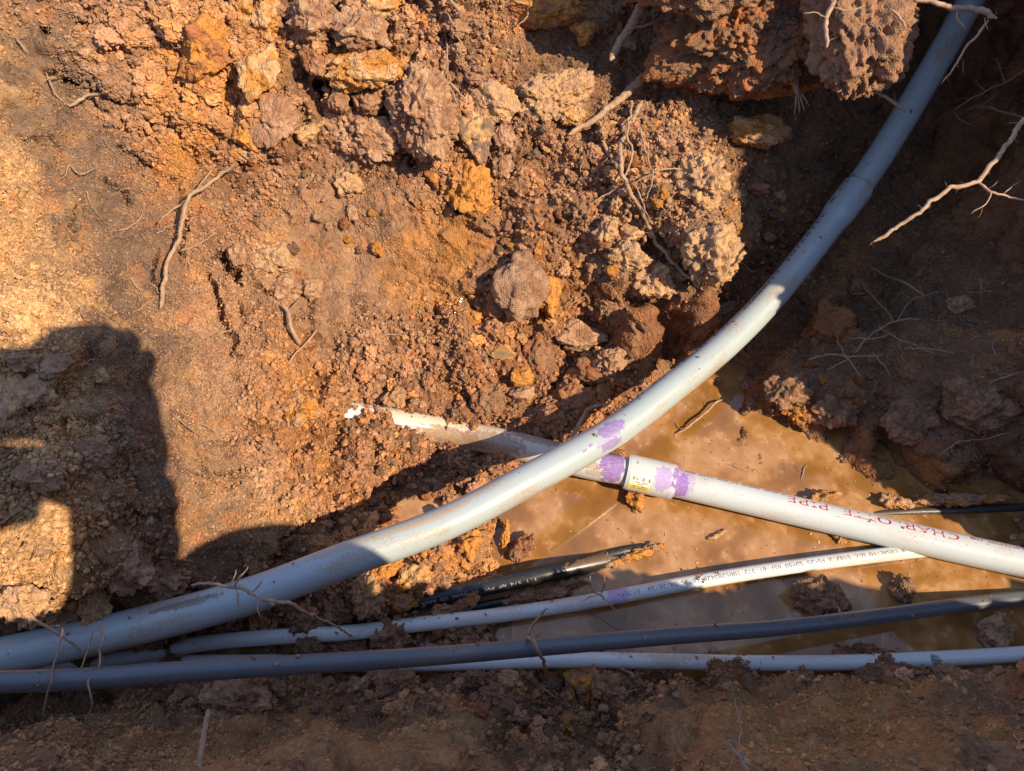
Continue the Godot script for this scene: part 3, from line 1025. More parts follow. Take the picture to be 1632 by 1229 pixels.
# lumps seen in the photograph: u, v, half width, half height (pixels), turn (degrees), colour, second colour, angular, crumbly, sink, name, label
# colours: index into SOIL;   sink: 0 stands on the soil, 1 sunk to its middle
const LUMPS := [
	[425, 28, 24, 32, 10, 3, 1, .7, .4, .3, "soil_clod", "yellow orange clod beside the grey brown block on the bank rim"],
	[503, 32, 34, 36, 0, 0, 6, .5, .9, .3, "soil_clod", "square grey brown crumbly block between orange clods on the bank rim"],
	[388, 22, 24, 26, 0, 1, 3, .5, .7, .4, "soil_clod", "rough tan clod next to the yellow orange clod"],
	[606, 14, 48, 20, 12, 3, 1, .7, .3, .3, "stone", "flat yellow orange stone above the rounded crumbly clod"],
	[578, 51, 44, 30, -8, 0, 6, .4, 1., .2, "soil_clod", "rounded brown crumbly clod under the flat yellow stone"],
	[578, 112, 66, 34, 3, 3, 1, .6, .5, .3, "clay_block", "big orange clay block with a pale top edge"],
	[502, 95, 18, 26, 20, 5, 0, .8, .2, .4, "clay_block", "small red brown wedge leaning on the big orange block"],
	[541, 163, 18, 20, 0, 0, 0, .8, .3, .4, "soil_clod", "small brown cube under the orange block, beside a dark slit"],
	[590, 160, 24, 20, 5, 0, 0, .9, .2, .4, "soil_clod", "smooth brown cube under the orange block"],
	[583, 220, 62, 40, -15, 0, 6, .3, 1.2, .3, "soil_clod", "wide crumbly brown clod with holes below the two brown cubes"],
	[674, 185, 48, 66, 20, 0, 6, .3, 1.2, .3, "soil_clod", "tall crumbly brown clod leaning beside the pale stone"],
	[788, 165, 38, 28, -15, 1, 6, .7, .1, .4, "stone", "pale tan stone with a root shadow across it"],
	[760, 222, 32, 40, 8, 1, 2, .7, .2, .3, "stone", "upright pale stone with a grey brown face"],
	[749, 302, 34, 42, 10, 3, 3, .5, .8, .3, "clay_block", "ragged bright orange clay lump under the pale upright stone"],
	[800, 262, 14, 22, 0, 0, 6, .4, .6, .4, "soil_clod", "small brown nub clod beside the bright orange lump"],
	[801, 218, 16, 20, 0, 0, 6, .4, .6, .4, "soil_clod", "small brown clod pressed against the pale upright stone"],
	[690, 284, 14, 17, 0, 5, 3, .5, .3, .3, "stone", "small reddish stone below the tall leaning clod"],
	[419, 118, 30, 44, -20, 3, 1, .5, .6, .5, "clay_block", "rough orange clay lump split off by a dark crack"],
	[437, 196, 36, 44, 10, 6, 0, .4, .4, .6, "soil_clod", "broad dusty brown clod below the cracked orange lump"],
	[490, 215, 19, 15, 10, 1, 1, .9, .1, .2, "stone", "pale tan angular stone lying on loose crumbs"],
	[393, 219, 20, 26, 15, 3, 3, .9, .1, .5, "stone", "orange triangular stone above a flat pale one"],
	[389, 247, 23, 12, -20, 1, 3, .4, .05, .2, "stone", "flat pale orange oval stone"],
	[334, 78, 50, 54, 10, 3, 5, .5, .5, .6, "clay_block", "large orange clay face with a grey patch near the bank rim"],
	[352, 165, 58, 28, -5, 5, 3, .6, .3, .6, "clay_block", "red brown overhanging clay slab under the large orange face"],
	[146, 86, 14, 10, 0, 1, 1, .8, .1, .2, "stone", "small pale square stone on the upper bank"],
	[557, 290, 22, 24, 0, 6, 1, .4, .4, .5, "stone", "round dusty tan stone set in loose crumbs"],
	[562, 342, 8, 17, 10, 6, 6, .6, .1, .0, "stone", "thin upright tan sliver with a long dark shadow"],
	[438, 413, 32, 27, -15, 1, 6, .5, .5, .5, "soil_clod", "tan block above the dark hole in the bank"],
	[452, 462, 26, 22, 0, 0, 6, .5, .5, .5, "soil_clod", "brown cracked block beneath the tan block"],
	[378, 410, 16, 18, 0, 0, 6, .4, .7, .4, "soil_clod", "brown crumb clod beside the tan block"],
	[495, 462, 18, 20, 10, 6, 0, .5, .4, .5, "soil_clod", "tan brown block at the end of a grey root"],
	[480, 655, 28, 30, 0, 3, 6, .4, .6, .7, "soil_clod", "orange brown swelling on the lower bank face"],
	[860, 18, 62, 32, -8, 3, 5, .5, .4, .4, "clay_block", "dark orange clay lump in the shaded hollow"],
	[930, 56, 20, 20, 0, 5, 3, .8, .1, .2, "stone", "shaded angular brown stone with an orange corner"],
	[1080, 84, 42, 44, 5, 5, 3, .4, .8, .5, "clay_block", "red clay lump under the overhanging rim clod"],
	[1002, 68, 12, 18, 15, 2, 0, .8, .1, .2, "stone", "grey stone chip hanging by the thick root end"],
	[884, 152, 58, 36, 15, 1, 6, .4, .9, .4, "soil_clod", "sunlit tan clod crossed by thin root shadows"],
	[910, 182, 20, 17, 0, 1, 3, .4, .4, .3, "soil_clod", "small sunlit tan knob below the shadow-crossed clod"],
	[1202, 213, 50, 24, -8, 3, 1, .5, .5, .2, "stone", "half lit tan stone standing out of the shaded slope"],
	[1208, 302, 18, 10, 5, 5, 0, .7, .1, .2, "stone", "flat reddish stone on the shaded slope"],
	[1113, 110, 12, 11, 0, 1, 6, .5, .1, .2, "stone", "pale oval pebble in the shaded hollow"],
	[1195, 32, 150, 104, 4, 4, 5, .25, 1.3, .75, "rim_and_added_clod", "heavy dark rooty soil mass overhanging the hollow", .825],
	[1368, 28, 74, 118, 8, 0, 4, .25, 1.4, .75, "rim_and_added_clod", "sunlit rooty lobe of the rim beside the far end of the conduit", .755],
	[1110, -75, 150, 75, -5, 4, 0, .3, 1.3, .75, "rim_and_added_clod", "broad dark clod of the bank rim above the hollow", .74],
	[1290, -125, 170, 90, 5, 4, 0, .3, 1.3, .75, "rim_and_added_clod", "broad rooty clod at the top of the bank rim", .75],
	[1215, 142, 76, 16, 3, 3, 5, .7, .5, .75, "clay_block", "orange clay ledge under the dark rim mass", .84],
	[830, 462, 40, 48, 8, 0, 6, .8, .25, .2, "boulder", "wet glistening brown boulder in the middle of the bank"],
	[795, 486, 20, 30, 10, 0, 5, .6, .3, .3, "stone", "brown chip split from the wet boulder"],
	[878, 460, 17, 40, -5, 3, 3, .5, .5, .4, "clay_block", "orange clay strip behind the wet boulder"],
	[755, 505, 16, 14, 10, 3, 3, .8, .1, .2, "stone", "orange angular stone left of the wet boulder"],
	[918, 538, 42, 24, -10, 0, 6, 1., .15, .0, "stone", "flat pointed brown slab jutting over the dark gap"],
	[858, 570, 26, 30, 0, 0, 5, .4, .7, .3, "soil_clod", "wet crumbly clod below the yellow leaf"],
	[832, 601, 18, 15, 0, 3, 3, .6, .2, .2, "stone", "orange brown stone above a pale flat one"],
	[832, 627, 19, 11, 5, 6, 6, .5, .1, .0, "stone", "pale brown flat stone over the dark hollow"],
	[778, 640, 25, 25, 0, 0, 5, .3, 1., .2, "soil_clod", "wet knobbly clod beside the dark hollow"],
	[938, 595, 28, 22, -10, 5, 4, .8, .2, .1, "clay_block", "dark red clay block in the shadow by the water"],
	[916, 640, 32, 30, 10, 0, 5, .4, .8, .2, "soil_clod", "brown clod with a root across it, above the grey conduit"],
	[961, 622, 10, 30, -5, 5, 3, .9, .1, .2, "clay_block", "upright reddish slab at the water edge"],
	[975, 575, 24, 20, 20, 6, 0, .3, 1., .2, "soil_clod", "sunlit crumb ridge at the edge of the shaded pool"],
	[878, 668, 20, 22, 0, 5, 0, .4, .6, .2, "soil_clod", "reddish clod behind the mud-caked pipe end"],
	[1001, 413, 33, 22, 8, 1, 6, .4, .6, .1, "soil_clod", "tan rounded clod low in the rooty clump"],
	[1003, 374, 18, 14, 0, 6, 1, .4, .8, .2, "soil_clod", "tan crumb clod above the rounded clod of the rooty clump"],
	[967, 368, 20, 20, 0, 1, 6, .4, .9, .2, "soil_clod", "tan crumbly knob at the shaded side of the rooty clump"],
	[1040, 445, 40, 30, 0, 6, 1, .3, 1.3, .3, "soil_clod", "sunlit crumbly clod at the lower edge of the rooty clump"],
	[1130, 400, 42, 46, 0, 6, 1, .3, 1.3, .4, "soil_clod", "sunlit granular clod at the outer corner of the rooty clump"],
	[1120, 290, 36, 40, 10, 6, 1, .3, 1.3, .5, "soil_clod", "sunlit granular clod in the upper part of the rooty clump"],
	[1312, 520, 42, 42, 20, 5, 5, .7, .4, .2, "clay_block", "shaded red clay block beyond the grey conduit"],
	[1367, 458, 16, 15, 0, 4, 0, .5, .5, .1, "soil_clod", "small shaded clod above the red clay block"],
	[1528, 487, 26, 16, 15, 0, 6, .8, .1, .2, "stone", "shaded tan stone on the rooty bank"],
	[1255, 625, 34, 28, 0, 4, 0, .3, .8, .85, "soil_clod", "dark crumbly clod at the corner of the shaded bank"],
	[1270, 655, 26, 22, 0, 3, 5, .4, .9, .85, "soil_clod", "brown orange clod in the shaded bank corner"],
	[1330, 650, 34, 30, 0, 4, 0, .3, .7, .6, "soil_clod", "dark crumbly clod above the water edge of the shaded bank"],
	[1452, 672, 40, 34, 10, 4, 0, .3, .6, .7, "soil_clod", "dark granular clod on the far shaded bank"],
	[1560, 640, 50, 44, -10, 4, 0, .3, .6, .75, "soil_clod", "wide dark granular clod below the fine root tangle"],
	[1530, 795, 70, 9, 2, 6, 3, .3, 1., .2, "soil_clod", "sunlit crust of crumbs along the mud-caked cable", .862],
	[1310, 790, 24, 8, 10, 3, 6, .3, 1., .2, "soil_clod", "sunlit raft of wet crumbs above the red-printed pipe", .868],
	[1425, 800, 24, 10, -5, 3, 6, .3, 1., .2, "soil_clod", "sunlit wet clod under the bend of the shaded bank edge", .868],
	[70, 622, 31, 27, 20, 6, 1, .2, .15, .0, "stone", "smooth round stone in the photographer's shadow"],
	[16, 640, 32, 44, 0, 6, 1, .4, .5, .3, "soil_clod", "rough clod touching the smooth round stone"],
	[95, 585, 26, 20, 0, 6, 0, .4, .4, .3, "soil_clod", "brown clod above the smooth round stone"],
	[40, 575, 22, 14, 0, 0, 6, .4, .4, .3, "soil_clod", "flattened clod at the edge of the photographer's shadow"],
	[165, 600, 12, 11, 0, 1, 1, .3, .1, .1, "stone", "small pale pebble in the photographer's shadow"],
	[150, 720, 34, 26, 0, 6, 0, .4, .7, .5, "soil_clod", "broad clod in the middle of the photographer's shadow"],
	[60, 760, 40, 26, 0, 6, 0, .4, .7, .5, "soil_clod", "wide clod in the photographer's shadow above the sunlit notch"],
	[215, 900, 34, 40, 0, 0, 6, .3, 1.1, .3, "soil_clod", "dark crumbly clod overhanging the conduit beside the sunlit lobe"],
	[265, 920, 30, 30, 0, 0, 6, .3, 1.1, .3, "soil_clod", "dark knobbly clod at the foot of the shaded bank"],
	[160, 965, 20, 34, 0, 1, 6, .3, .9, -.4, "soil_clod", "sunlit clod lobe hanging over the conduit end"],
	[108, 968, 26, 26, 0, 1, 6, .3, 1.1, -.3, "soil_clod", "sunlit pitted clod lobe with a thin root below"],
	[50, 955, 44, 28, 0, 1, 6, .3, .9, -.1, "soil_clod", "broad sunlit overhang of tan soil above the dark gap"],
	[25, 1000, 22, 14, 0, 0, 4, .4, .8, .0, "soil_clod", "dark clod under the tan overhang"],
	[632, 1008, 34, 28, 10, 0, 6, .4, .9, -.5, "soil_clod", "brown clod sitting across the date-printed white pipe"],
	[481, 990, 22, 18, 0, 0, 4, .4, .8, -.2, "soil_clod", "dark clod between the conduit and the thin white pipe"],
	[497, 1028, 20, 16, 0, 4, 4, .4, 1., -.2, "soil_clod", "grey black clod lodged above the blue-grey duct"],
	[526, 1006, 9, 6, 0, 0, 0, .4, .5, -1.6, "soil_clod", "tiny clod perched on the thin white pipe"],
	[545, 975, 24, 20, 0, 0, 4, .4, .9, .0, "soil_clod", "shaded crumbly clod under the thin root tip"],
	[560, 1032, 24, 14, 0, 4, 0, .4, .9, .1, "soil_clod", "dark row clod along the blue-grey duct"],
	[936, 1072, 36, 42, 15, 0, 3, .6, .9, -.5, "soil_clod", "pointed brown clod leaning over the lower white pipe"],
	[966, 1088, 24, 22, 0, 0, 4, .5, .8, .0, "soil_clod", "brown clod behind the pointed one at the lower white pipe"],
	[1305, 948, 46, 30, -8, 0, 4, .4, .9, -.1, "soil_clod", "big rooty clod standing in the shaded water against the duct"],
	[1432, 936, 17, 20, 15, 0, 4, .5, .8, .0, "soil_clod", "knobbly clod sticking out of the shaded water"],
	[1575, 1000, 24, 29, 10, 0, 6, .6, .3, -.1, "stone", "tan brown stone between the duct and the lower white pipe"],
	[1010, 797, 15, 19, 10, 3, 0, .4, .9, .1, "soil_clod", "clod under the coupling, half in the orange water"],
	[1336, 857, 9, 9, 0, 3, 6, .5, .5, .1, "soil_clod", "small sunlit clod afloat by the red-printed pipe"],
	[1142, 853, 19, 5, 25, 6, 1, .6, .2, .2, "wood_chip", "sunlit chip of wood tilted in the orange water"],
	[711, 1092, 22, 30, 10, 4, 0, .6, .5, .0, "soil_clod", "tall grey brown clod below the duct"],
	[758, 1085, 18, 22, -10, 4, 4, .7, .4, .0, "soil_clod", "dark pointed clod beside the tall grey brown one"],
	[813, 1085, 23, 18, 15, 6, 3, .7, .3, .0, "stone", "pale ochre stone below the lower white pipe"],
	[822, 1108, 14, 11, 0, 6, 0, .6, .3, .0, "stone", "small ochre stone under the pale ochre one"],
	[901, 1152, 24, 16, 5, 3, 0, .5, .4, .0, "stone", "reddish orange stone low on the near bank foot"],
	[574, 1090, 18, 18, 0, 0, 6, .5, .5, .2, "soil_clod", "brown clod under the duct at the near bank foot"],
	[638, 1086, 25, 20, 0, 4, 0, .4, .9, .2, "soil_clod", "crumbly dark clod under the duct, roots over it"],
	[788, 1108, 19, 16, 0, 4, 0, .5, .5, .1, "soil_clod", "dark clod between the pointed clod and the ochre stone"],
	[906, 1112, 13, 18, 0, 0, 3, .5, .6, .0, "soil_clod", "small reddish clod below the leaning pointed clod"],
	[878, 1092, 20, 14, 0, 4, 0, .5, .5, .1, "soil_clod", "flat dark clod beside the small reddish one"],
	[382, 1112, 46, 34, 0, 0, 6, .4, 1., .2, "soil_clod", "large crumbly brown clod against the near bank"],
	[497, 1100, 34, 28, 0, 4, 0, .4, 1., .2, "soil_clod", "dark clod heap beside the large crumbly brown clod"],
	[515, 868, 27, 20, -20, 0, 3, .8, .3, .0, "soil_clod", "folded flap of brown soil with a pale root stub, above the conduit"],
	[585, 855, 16, 12, -15, 0, 3, .8, .2, .0, "stone", "flat brown stone in the conduit's shadow"],
	[624, 832, 20, 14, -20, 5, 0, .8, .2, .1, "stone", "dark angular stone in the conduit's shadow"],
	[655, 918, 32, 20, 15, 3, 1, .5, .7, -.1, "soil_clod", "sunlit orange clod tucked under the conduit"],
	[612, 908, 34, 14, 22, 3, 3, .5, .4, -.1, "clay_block", "bright orange clay wedge along the underside of the conduit"],
	[590, 945, 22, 30, 0, 1, 6, .3, 1.2, .0, "soil_clod", "sunlit crumbly clod with a deep hole below the conduit"],
	[752, 870, 32, 28, 10, 0, 3, .4, 1.1, .1, "soil_clod", "sunlit crumbly clod between conduit and black pipe"],
	[705, 888, 26, 22, 0, 3, 0, .4, 1., .1, "soil_clod", "orange brown crumbly clod below the conduit"],
	[803, 860, 9, 28, -6, 3, 3, .9, .1, -.1, "clay_block", "thin upright orange slab under the conduit by the water"],
	[831, 872, 20, 24, 0, 5, 0, .4, 1.1, .1, "soil_clod", "wet reddish clod at the edge of the orange water"],
	[701, 928, 16, 12, 0, 4, 0, .4, .8, .0, "soil_clod", "shaded clod resting by the black pipe"],
	[712, 970, 22, 10, 8, 0, 6, .4, .7, -.2, "soil_clod", "low clod on the black pipe"],
	[862, 946, 42, 11, 8, 4, 0, .4, .8, -.1, "soil_clod", "long mud ridge between black pipe and white pipe"],
	[905, 930, 30, 8, 8, 4, 0, .4, .8, .0, "soil_clod", "muddy clod bar along the black pipe"],
	[1012, 884, 26, 7, 8, 6, 3, .3, .8, .3, "soil_clod", "raft of wet silt where the black pipe sinks"],
	[1040, 872, 16, 6, 8, 6, 3, .3, .8, .3, "soil_clod", "small raft of silt at the tip of the muddy cable"],
	[985, 897, 22, 5, 8, 6, 3, .3, .8, .2, "soil_clod", "silt crust along the sinking black pipe"],
	[645, 958, 18, 14, 0, 3, 0, .4, .6, -.1, "soil_clod", "brown orange clod at the buried end of the black pipe"],
]
const ROUND_WET := {"boulder": 1}

func make_lumps() -> void:
	var sd := 900
	for L in LUMPS:
		sd += 1
		var u: float = L[0]
		var v: float = L[1]
		var g := ground_px(u, v)
		if L.size() > 12:
			g = P(u, v, L[12])
		var d := px(g).z
		var k := d / FOCAL
		var hx: float = L[2] * k
		var hy: float = L[3] * k
		var hz := 0.8 * minf(hx, hy)
		if minf(hx, hy) / maxf(hx, hy) < 0.45:
			hz = minf(hx, hy) * 1.1
		var level := 6 if L[2] + L[3] > 250 and L[1] > 0 else 5 if L[2] + L[3] > 90 else (4 if L[2] + L[3] > 34 else 3)
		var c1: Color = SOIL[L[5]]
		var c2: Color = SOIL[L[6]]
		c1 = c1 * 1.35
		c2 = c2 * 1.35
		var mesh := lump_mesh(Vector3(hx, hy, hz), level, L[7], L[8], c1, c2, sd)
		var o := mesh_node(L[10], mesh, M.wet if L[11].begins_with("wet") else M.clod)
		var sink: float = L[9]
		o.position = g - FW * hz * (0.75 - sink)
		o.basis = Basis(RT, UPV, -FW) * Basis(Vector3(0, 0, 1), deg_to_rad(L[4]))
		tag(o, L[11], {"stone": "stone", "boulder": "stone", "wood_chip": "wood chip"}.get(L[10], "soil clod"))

# smaller clods, each one a thing; told apart only by where they lie
func make_shade_blocks() -> void:
	# out-of-view soil blocks added over the side trench to keep it dark
	var at := [[.585, .50, -.66, .13, .10, .12], [.60, .55, -.80, .15, .11, .12], [.555, .53, -.96, .16, .12, .13], [.40, .52, -.98, .16, .12, .13]]
	var said := ["unseen soil block added for shade beside the rooty roots", "unseen soil block added to darken the side trench", "unseen soil block added for shade at the end of the side trench", "unseen soil block added for shade above the far end of the conduit"]
	for k in at.size():
		var a: Array = at[k]
		var o := mesh_node("rim_and_added_clod", lump_mesh(Vector3(a[3], a[4], a[5]), 5, .4, 1.0, SOIL[4], SOIL[5], 1500 + k), M.clod)
		o.position = Vector3(a[0] + .08, a[1], a[2])
		tag(o, said[k], "soil clod")

func make_small_clods() -> void:
	var variants := []
	for k in 10:
		variants.append(lump_mesh(Vector3(1, .85, .75) * 0.0075, 3, 0.5 if k % 2 else 0.9, 0.5 if k % 2 else 0.2, Color.WHITE * 0.92, Color.WHITE, 2000 + k))
	var zones := [
		# u0, v0, u1, v1, count, label, group
		[400, 220, 620, 400, 26, "small loose brown crumb on the sunlit slope below the cubes", "crumbs on the sunlit slope"],
		[780, 180, 960, 420, 34, "small crumb beside the pale stones, in the roots' sun patch", "crumbs beside the pale stones"],
		[640, 480, 800, 660, 30, "small wet crumb round the glistening seep", "crumbs round the seep"],
		[540, 660, 760, 850, 30, "small reddish crumb below the seep, above the conduit", "crumbs above the conduit"],
		[1180, 540, 1400, 700, 34, "small brown crumb on the corner of the shaded bank", "crumbs on the shaded bank corner"],
		[1130, 180, 1300, 400, 22, "small brown crumb on the shaded slope beside the conduit", "crumbs on the shaded slope"],
		[440, 1075, 1080, 1140, 40, "small brown crumb along the foot of the near bank", "crumbs along the near bank foot"],
		[1240, 1000, 1460, 1040, 20, "small brown crumb in the heap between duct and lower white pipe", "crumbs between duct and pipe"],
		[640, 1000, 860, 1030, 22, "small brown crumb in the row between white pipe and duct", "crumbs between white pipe and duct"],
		[960, 230, 1170, 480, 34, "small sunlit crumb in the rooty clump", "crumbs in the rooty clump"],
	]
	var mats := {}
	for z in zones:
		for k in z[4]:
			var u := rng.randf_range(z[0], z[2])
			var v := rng.randf_range(z[1], z[3])
			var i := hit_index(u, v)
			if i < 0 or tv[i].y < 0.0:
				continue
			var o := MeshInstance3D.new()
			o.name = numbered("soil_crumb")
			o.mesh = variants[rng.randi() % variants.size()]
			var tone := rng.randi() % 5
			var ci: int = [0, 4, 6, 3, 5][tone]
			var key := ci * 2 + (1 if z[5].find("wet") >= 0 else 0)
			if not mats.has(key):
				var m := soil_material(.25 if key % 2 else .95, .08, 14.0, .5 if key % 2 else .25)
				m.albedo_color = (SOIL[ci] as Color).linear_to_srgb()
				mats[key] = m
			o.material_override = mats[key]
			add_child(o, true)
			var s := rng.randf_range(0.45, 1.15)
			o.position = tv[i] + tn[i] * 0.0025 * s
			o.basis = Basis.from_euler(Vector3(rng.randf() * TAU, rng.randf() * TAU, rng.randf() * TAU)).scaled(Vector3.ONE * s)
			tag(o, z[5], "soil crumb", z[6])

# the countless crumbs
func scatter(called: String, meshes: Array, count: int, rmin: float, rmax: float, power: float, mat: Material, test: Callable, bright := 1.0) -> void:
	var per := []
	for k in meshes.size():
		per.append([[], []])
	var n := 0
	var tries := 0
	while n < count and tries < count * 12:
		tries += 1
		var i := rng.randi() % tv.size()
		var p := tv[i]
		if p.x < -0.66 or p.x > 0.74 or p.z < -0.88 or p.z > 0.05 or p.y < 0.001:
			continue
		var dens: float = test.call(i, p)
		if rng.randf() > dens:
			continue
		n += 1
		var r := rmin + (rmax - rmin) * pow(rng.randf(), power) * (clampf(soil_at(p.x, p.z).a * 1.15 - 0.15, 0.10, 1.0) if rmax > .002 else 1.0)
		var b := Basis.from_euler(Vector3(rng.randf() * TAU, rng.randf() * TAU, rng.randf() * TAU)).scaled(Vector3(rng.randf_range(.75, 1.25), rng.randf_range(.7, 1.1), rng.randf_range(.75, 1.2)) * r)
		var q := p + tn[i] * r * rng.randf_range(0.1, 0.9) + Vector3(rng.randf_range(-.0008, .0008), 0, rng.randf_range(-.0008, .0008))
		var c := tcol[i]
		var f := rng.randf_range(.78, 1.3) * bright
		var roll := rng.randf()
		if roll > .95:
			c = c.lerp(SOIL[3], .6)
		elif roll > .88:
			c = c.lerp(SOIL[6], .6)
		var k := rng.randi() % meshes.size()
		per[k][0].append(Transform3D(b, q))
		per[k][1].append(Color(c.r * f, c.g * f, c.b * f))
	for k in meshes.size():
		var mm := MultiMesh.new()
		mm.transform_format = MultiMesh.TRANSFORM_3D
		mm.use_colors = true
		mm.mesh = meshes[k]
		mm.instance_count = per[k][0].size()
		for j in per[k][0].size():
			mm.set_instance_transform(j, per[k][0][j])
			mm.set_instance_color(j, per[k][1][j])
		var o := MultiMeshInstance3D.new()
		o.name = numbered(called)
		o.multimesh = mm
		o.material_override = mat
		add_child(o, true)
		o.set_meta("kind", "stuff")
		tag(o, "loose crumbs of clay soil strewn over the trench banks" if called == "crumbs" else "wet glinting crumbs at the seep in the bank", "soil crumbs", called)

func dens_all(i: int, p: Vector3) -> float:
	var c := soil_at(p.x, p.z)
	return clampf(0.025 + 0.95 * c.a * c.a, 0.02, 1.0) * (0.35 + 0.65 * smoothstep(-0.25, 0.2, n_tone.get_noise_3d(p.x * .6 + 4.0, p.y * .6, p.z * .6)))

func dens_grit(i: int, p: Vector3) -> float:
	return 0.35 + 0.65 * smoothstep(-0.3, 0.3, n_tone.get_noise_3d(p.x * 1.3 + 2.0, p.y * 1.3, p.z * 1.3))

func dens_big(i: int, p: Vector3) -> float:
	var c := soil_at(p.x, p.z)
	return smoothstep(0.75, 1.15, c.a) * smoothstep(-0.2, 0.25, n_tone.get_noise_3d(p.x * .5 + 8.0, p.y * .5, p.z * .5))

func dens_wet(i: int, p: Vector3) -> float:
	var q := px(p)
	var du := (q.x - 725.0) / 75.0
	var dv := (q.y - 560.0) / 95.0
	return 1.0 if du * du + dv * dv + 0.6 * n_tone.get_noise_3d(p.x * 3.0, p.y * 3.0, p.z * 3.0) < 1.0 else 0.0

# a grain: a few angular bits stuck together, flat facets
func grain_mesh(bits: int, level: int, sd: int) -> ArrayMesh:
	var r := RandomNumberGenerator.new()
	r.seed = sd
	var sph := icosphere(level)
	var dirs: PackedVector3Array = sph[0]
	var f: PackedInt32Array = sph[1]
	var v := PackedVector3Array()
	var nn := PackedVector3Array()
	var cc := PackedColorArray()
	var idx := PackedInt32Array()
	for b in bits:
		var c := Vector3(r.randfn(), r.randfn(), r.randfn()) * (0.42 if bits > 1 else 0.0)
		var s := r.randf_range(.5, .95) if bits > 1 else 1.0
		var off := Vector3(r.randf(), r.randf(), r.randf()) * 30.0
		var pts := PackedVector3Array()
		for d in dirs:
			var rad := 1.0 + 0.55 * n_rock.get_noise_3dv(d * 1.3 + off) + r.randf_range(-.26, .22)
			pts.append(c + d * rad * s)
		for i in range(0, f.size(), 3):
			var p0 := pts[f[i]]
			var p1 := pts[f[i + 1]]
			var p2 := pts[f[i + 2]]
			var n := (p2 - p0).cross(p1 - p0).normalized()
			var t := r.randf_range(.86, 1.0)
			for p in [p0, p1, p2]:
				idx.append(v.size())
				v.append(p)
				nn.append(n)
				cc.append(Color(t, t, t))
	return arrays_mesh(v, nn, cc, PackedVector2Array(), idx)

func make_crumbs() -> void:
	var small := []
	for k in 8:
		small.append(grain_mesh(1 + k % 4, 1, 3000 + k))
	scatter("crumbs", small, 120000, .0008, .0040, 3.4, M.crumb, dens_all)
	var grit := []
	for k in 3:
		grit.append(grain_mesh(1 + k, 0, 3300 + k))
	scatter("crumbs", grit, 130000, .0005, .0013, 2.0, M.crumb, dens_grit)
	var big := []
	for k in 6:
		big.append(grain_mesh(2 + k % 4, 2, 3200 + k))
	scatter("crumbs", big, 3000, .0028, .0092, 2.6, M.crumb, dens_big, 1.1)
	var wet := []
	for k in 2:
		wet.append(grain_mesh(3, 1, 3100 + k))
	scatter("wet_crumbs", wet, 4200, .0008, .0030, 2.0, M.wet_crumb, dens_wet, .8)
	make_pipe_crumbs(small)
	make_rootlets()

# crumbs of soil lying on the pipes
func make_pipe_crumbs(meshes: Array) -> void:
	var xf := []
	for t in tubes:
		var total := t.l[t.l.size() - 1]
		for k in int(total * 170.0):
			var len := rng.randf() * total
			if n_tone.get_noise_2d(len * .9 + t.r[0] * 900.0, 5.0) + rng.randf_range(-.25, .25) < .08:
				continue
			var ang := rng.randfn() * .42 - .15
			var r := .0003 + .0013 * pow(rng.randf(), 5.0)
			xf.append(Transform3D(Basis.from_euler(Vector3(rng.randf() * TAU, rng.randf() * TAU, 0)).scaled(Vector3.ONE * r), t.place(len, ang, r * .4)))
	var mm := MultiMesh.new()
	mm.transform_format = MultiMesh.TRANSFORM_3D
	mm.use_colors = true
	mm.mesh = meshes[2]
	mm.instance_count = xf.size()
	for i in xf.size():
		mm.set_instance_transform(i, xf[i])
		var c: Color = SOIL[[0, 4, 6][rng.randi() % 3]]
		mm.set_instance_color(i, c)
	var o := MultiMeshInstance3D.new()
	o.name = "pipe_crumbs"
	o.multimesh = mm
	o.material_override = M.crumb
	add_child(o)
	o.set_meta("kind", "stuff")
	tag(o, "specks of soil lying along the tops of the pipes", "soil crumbs")

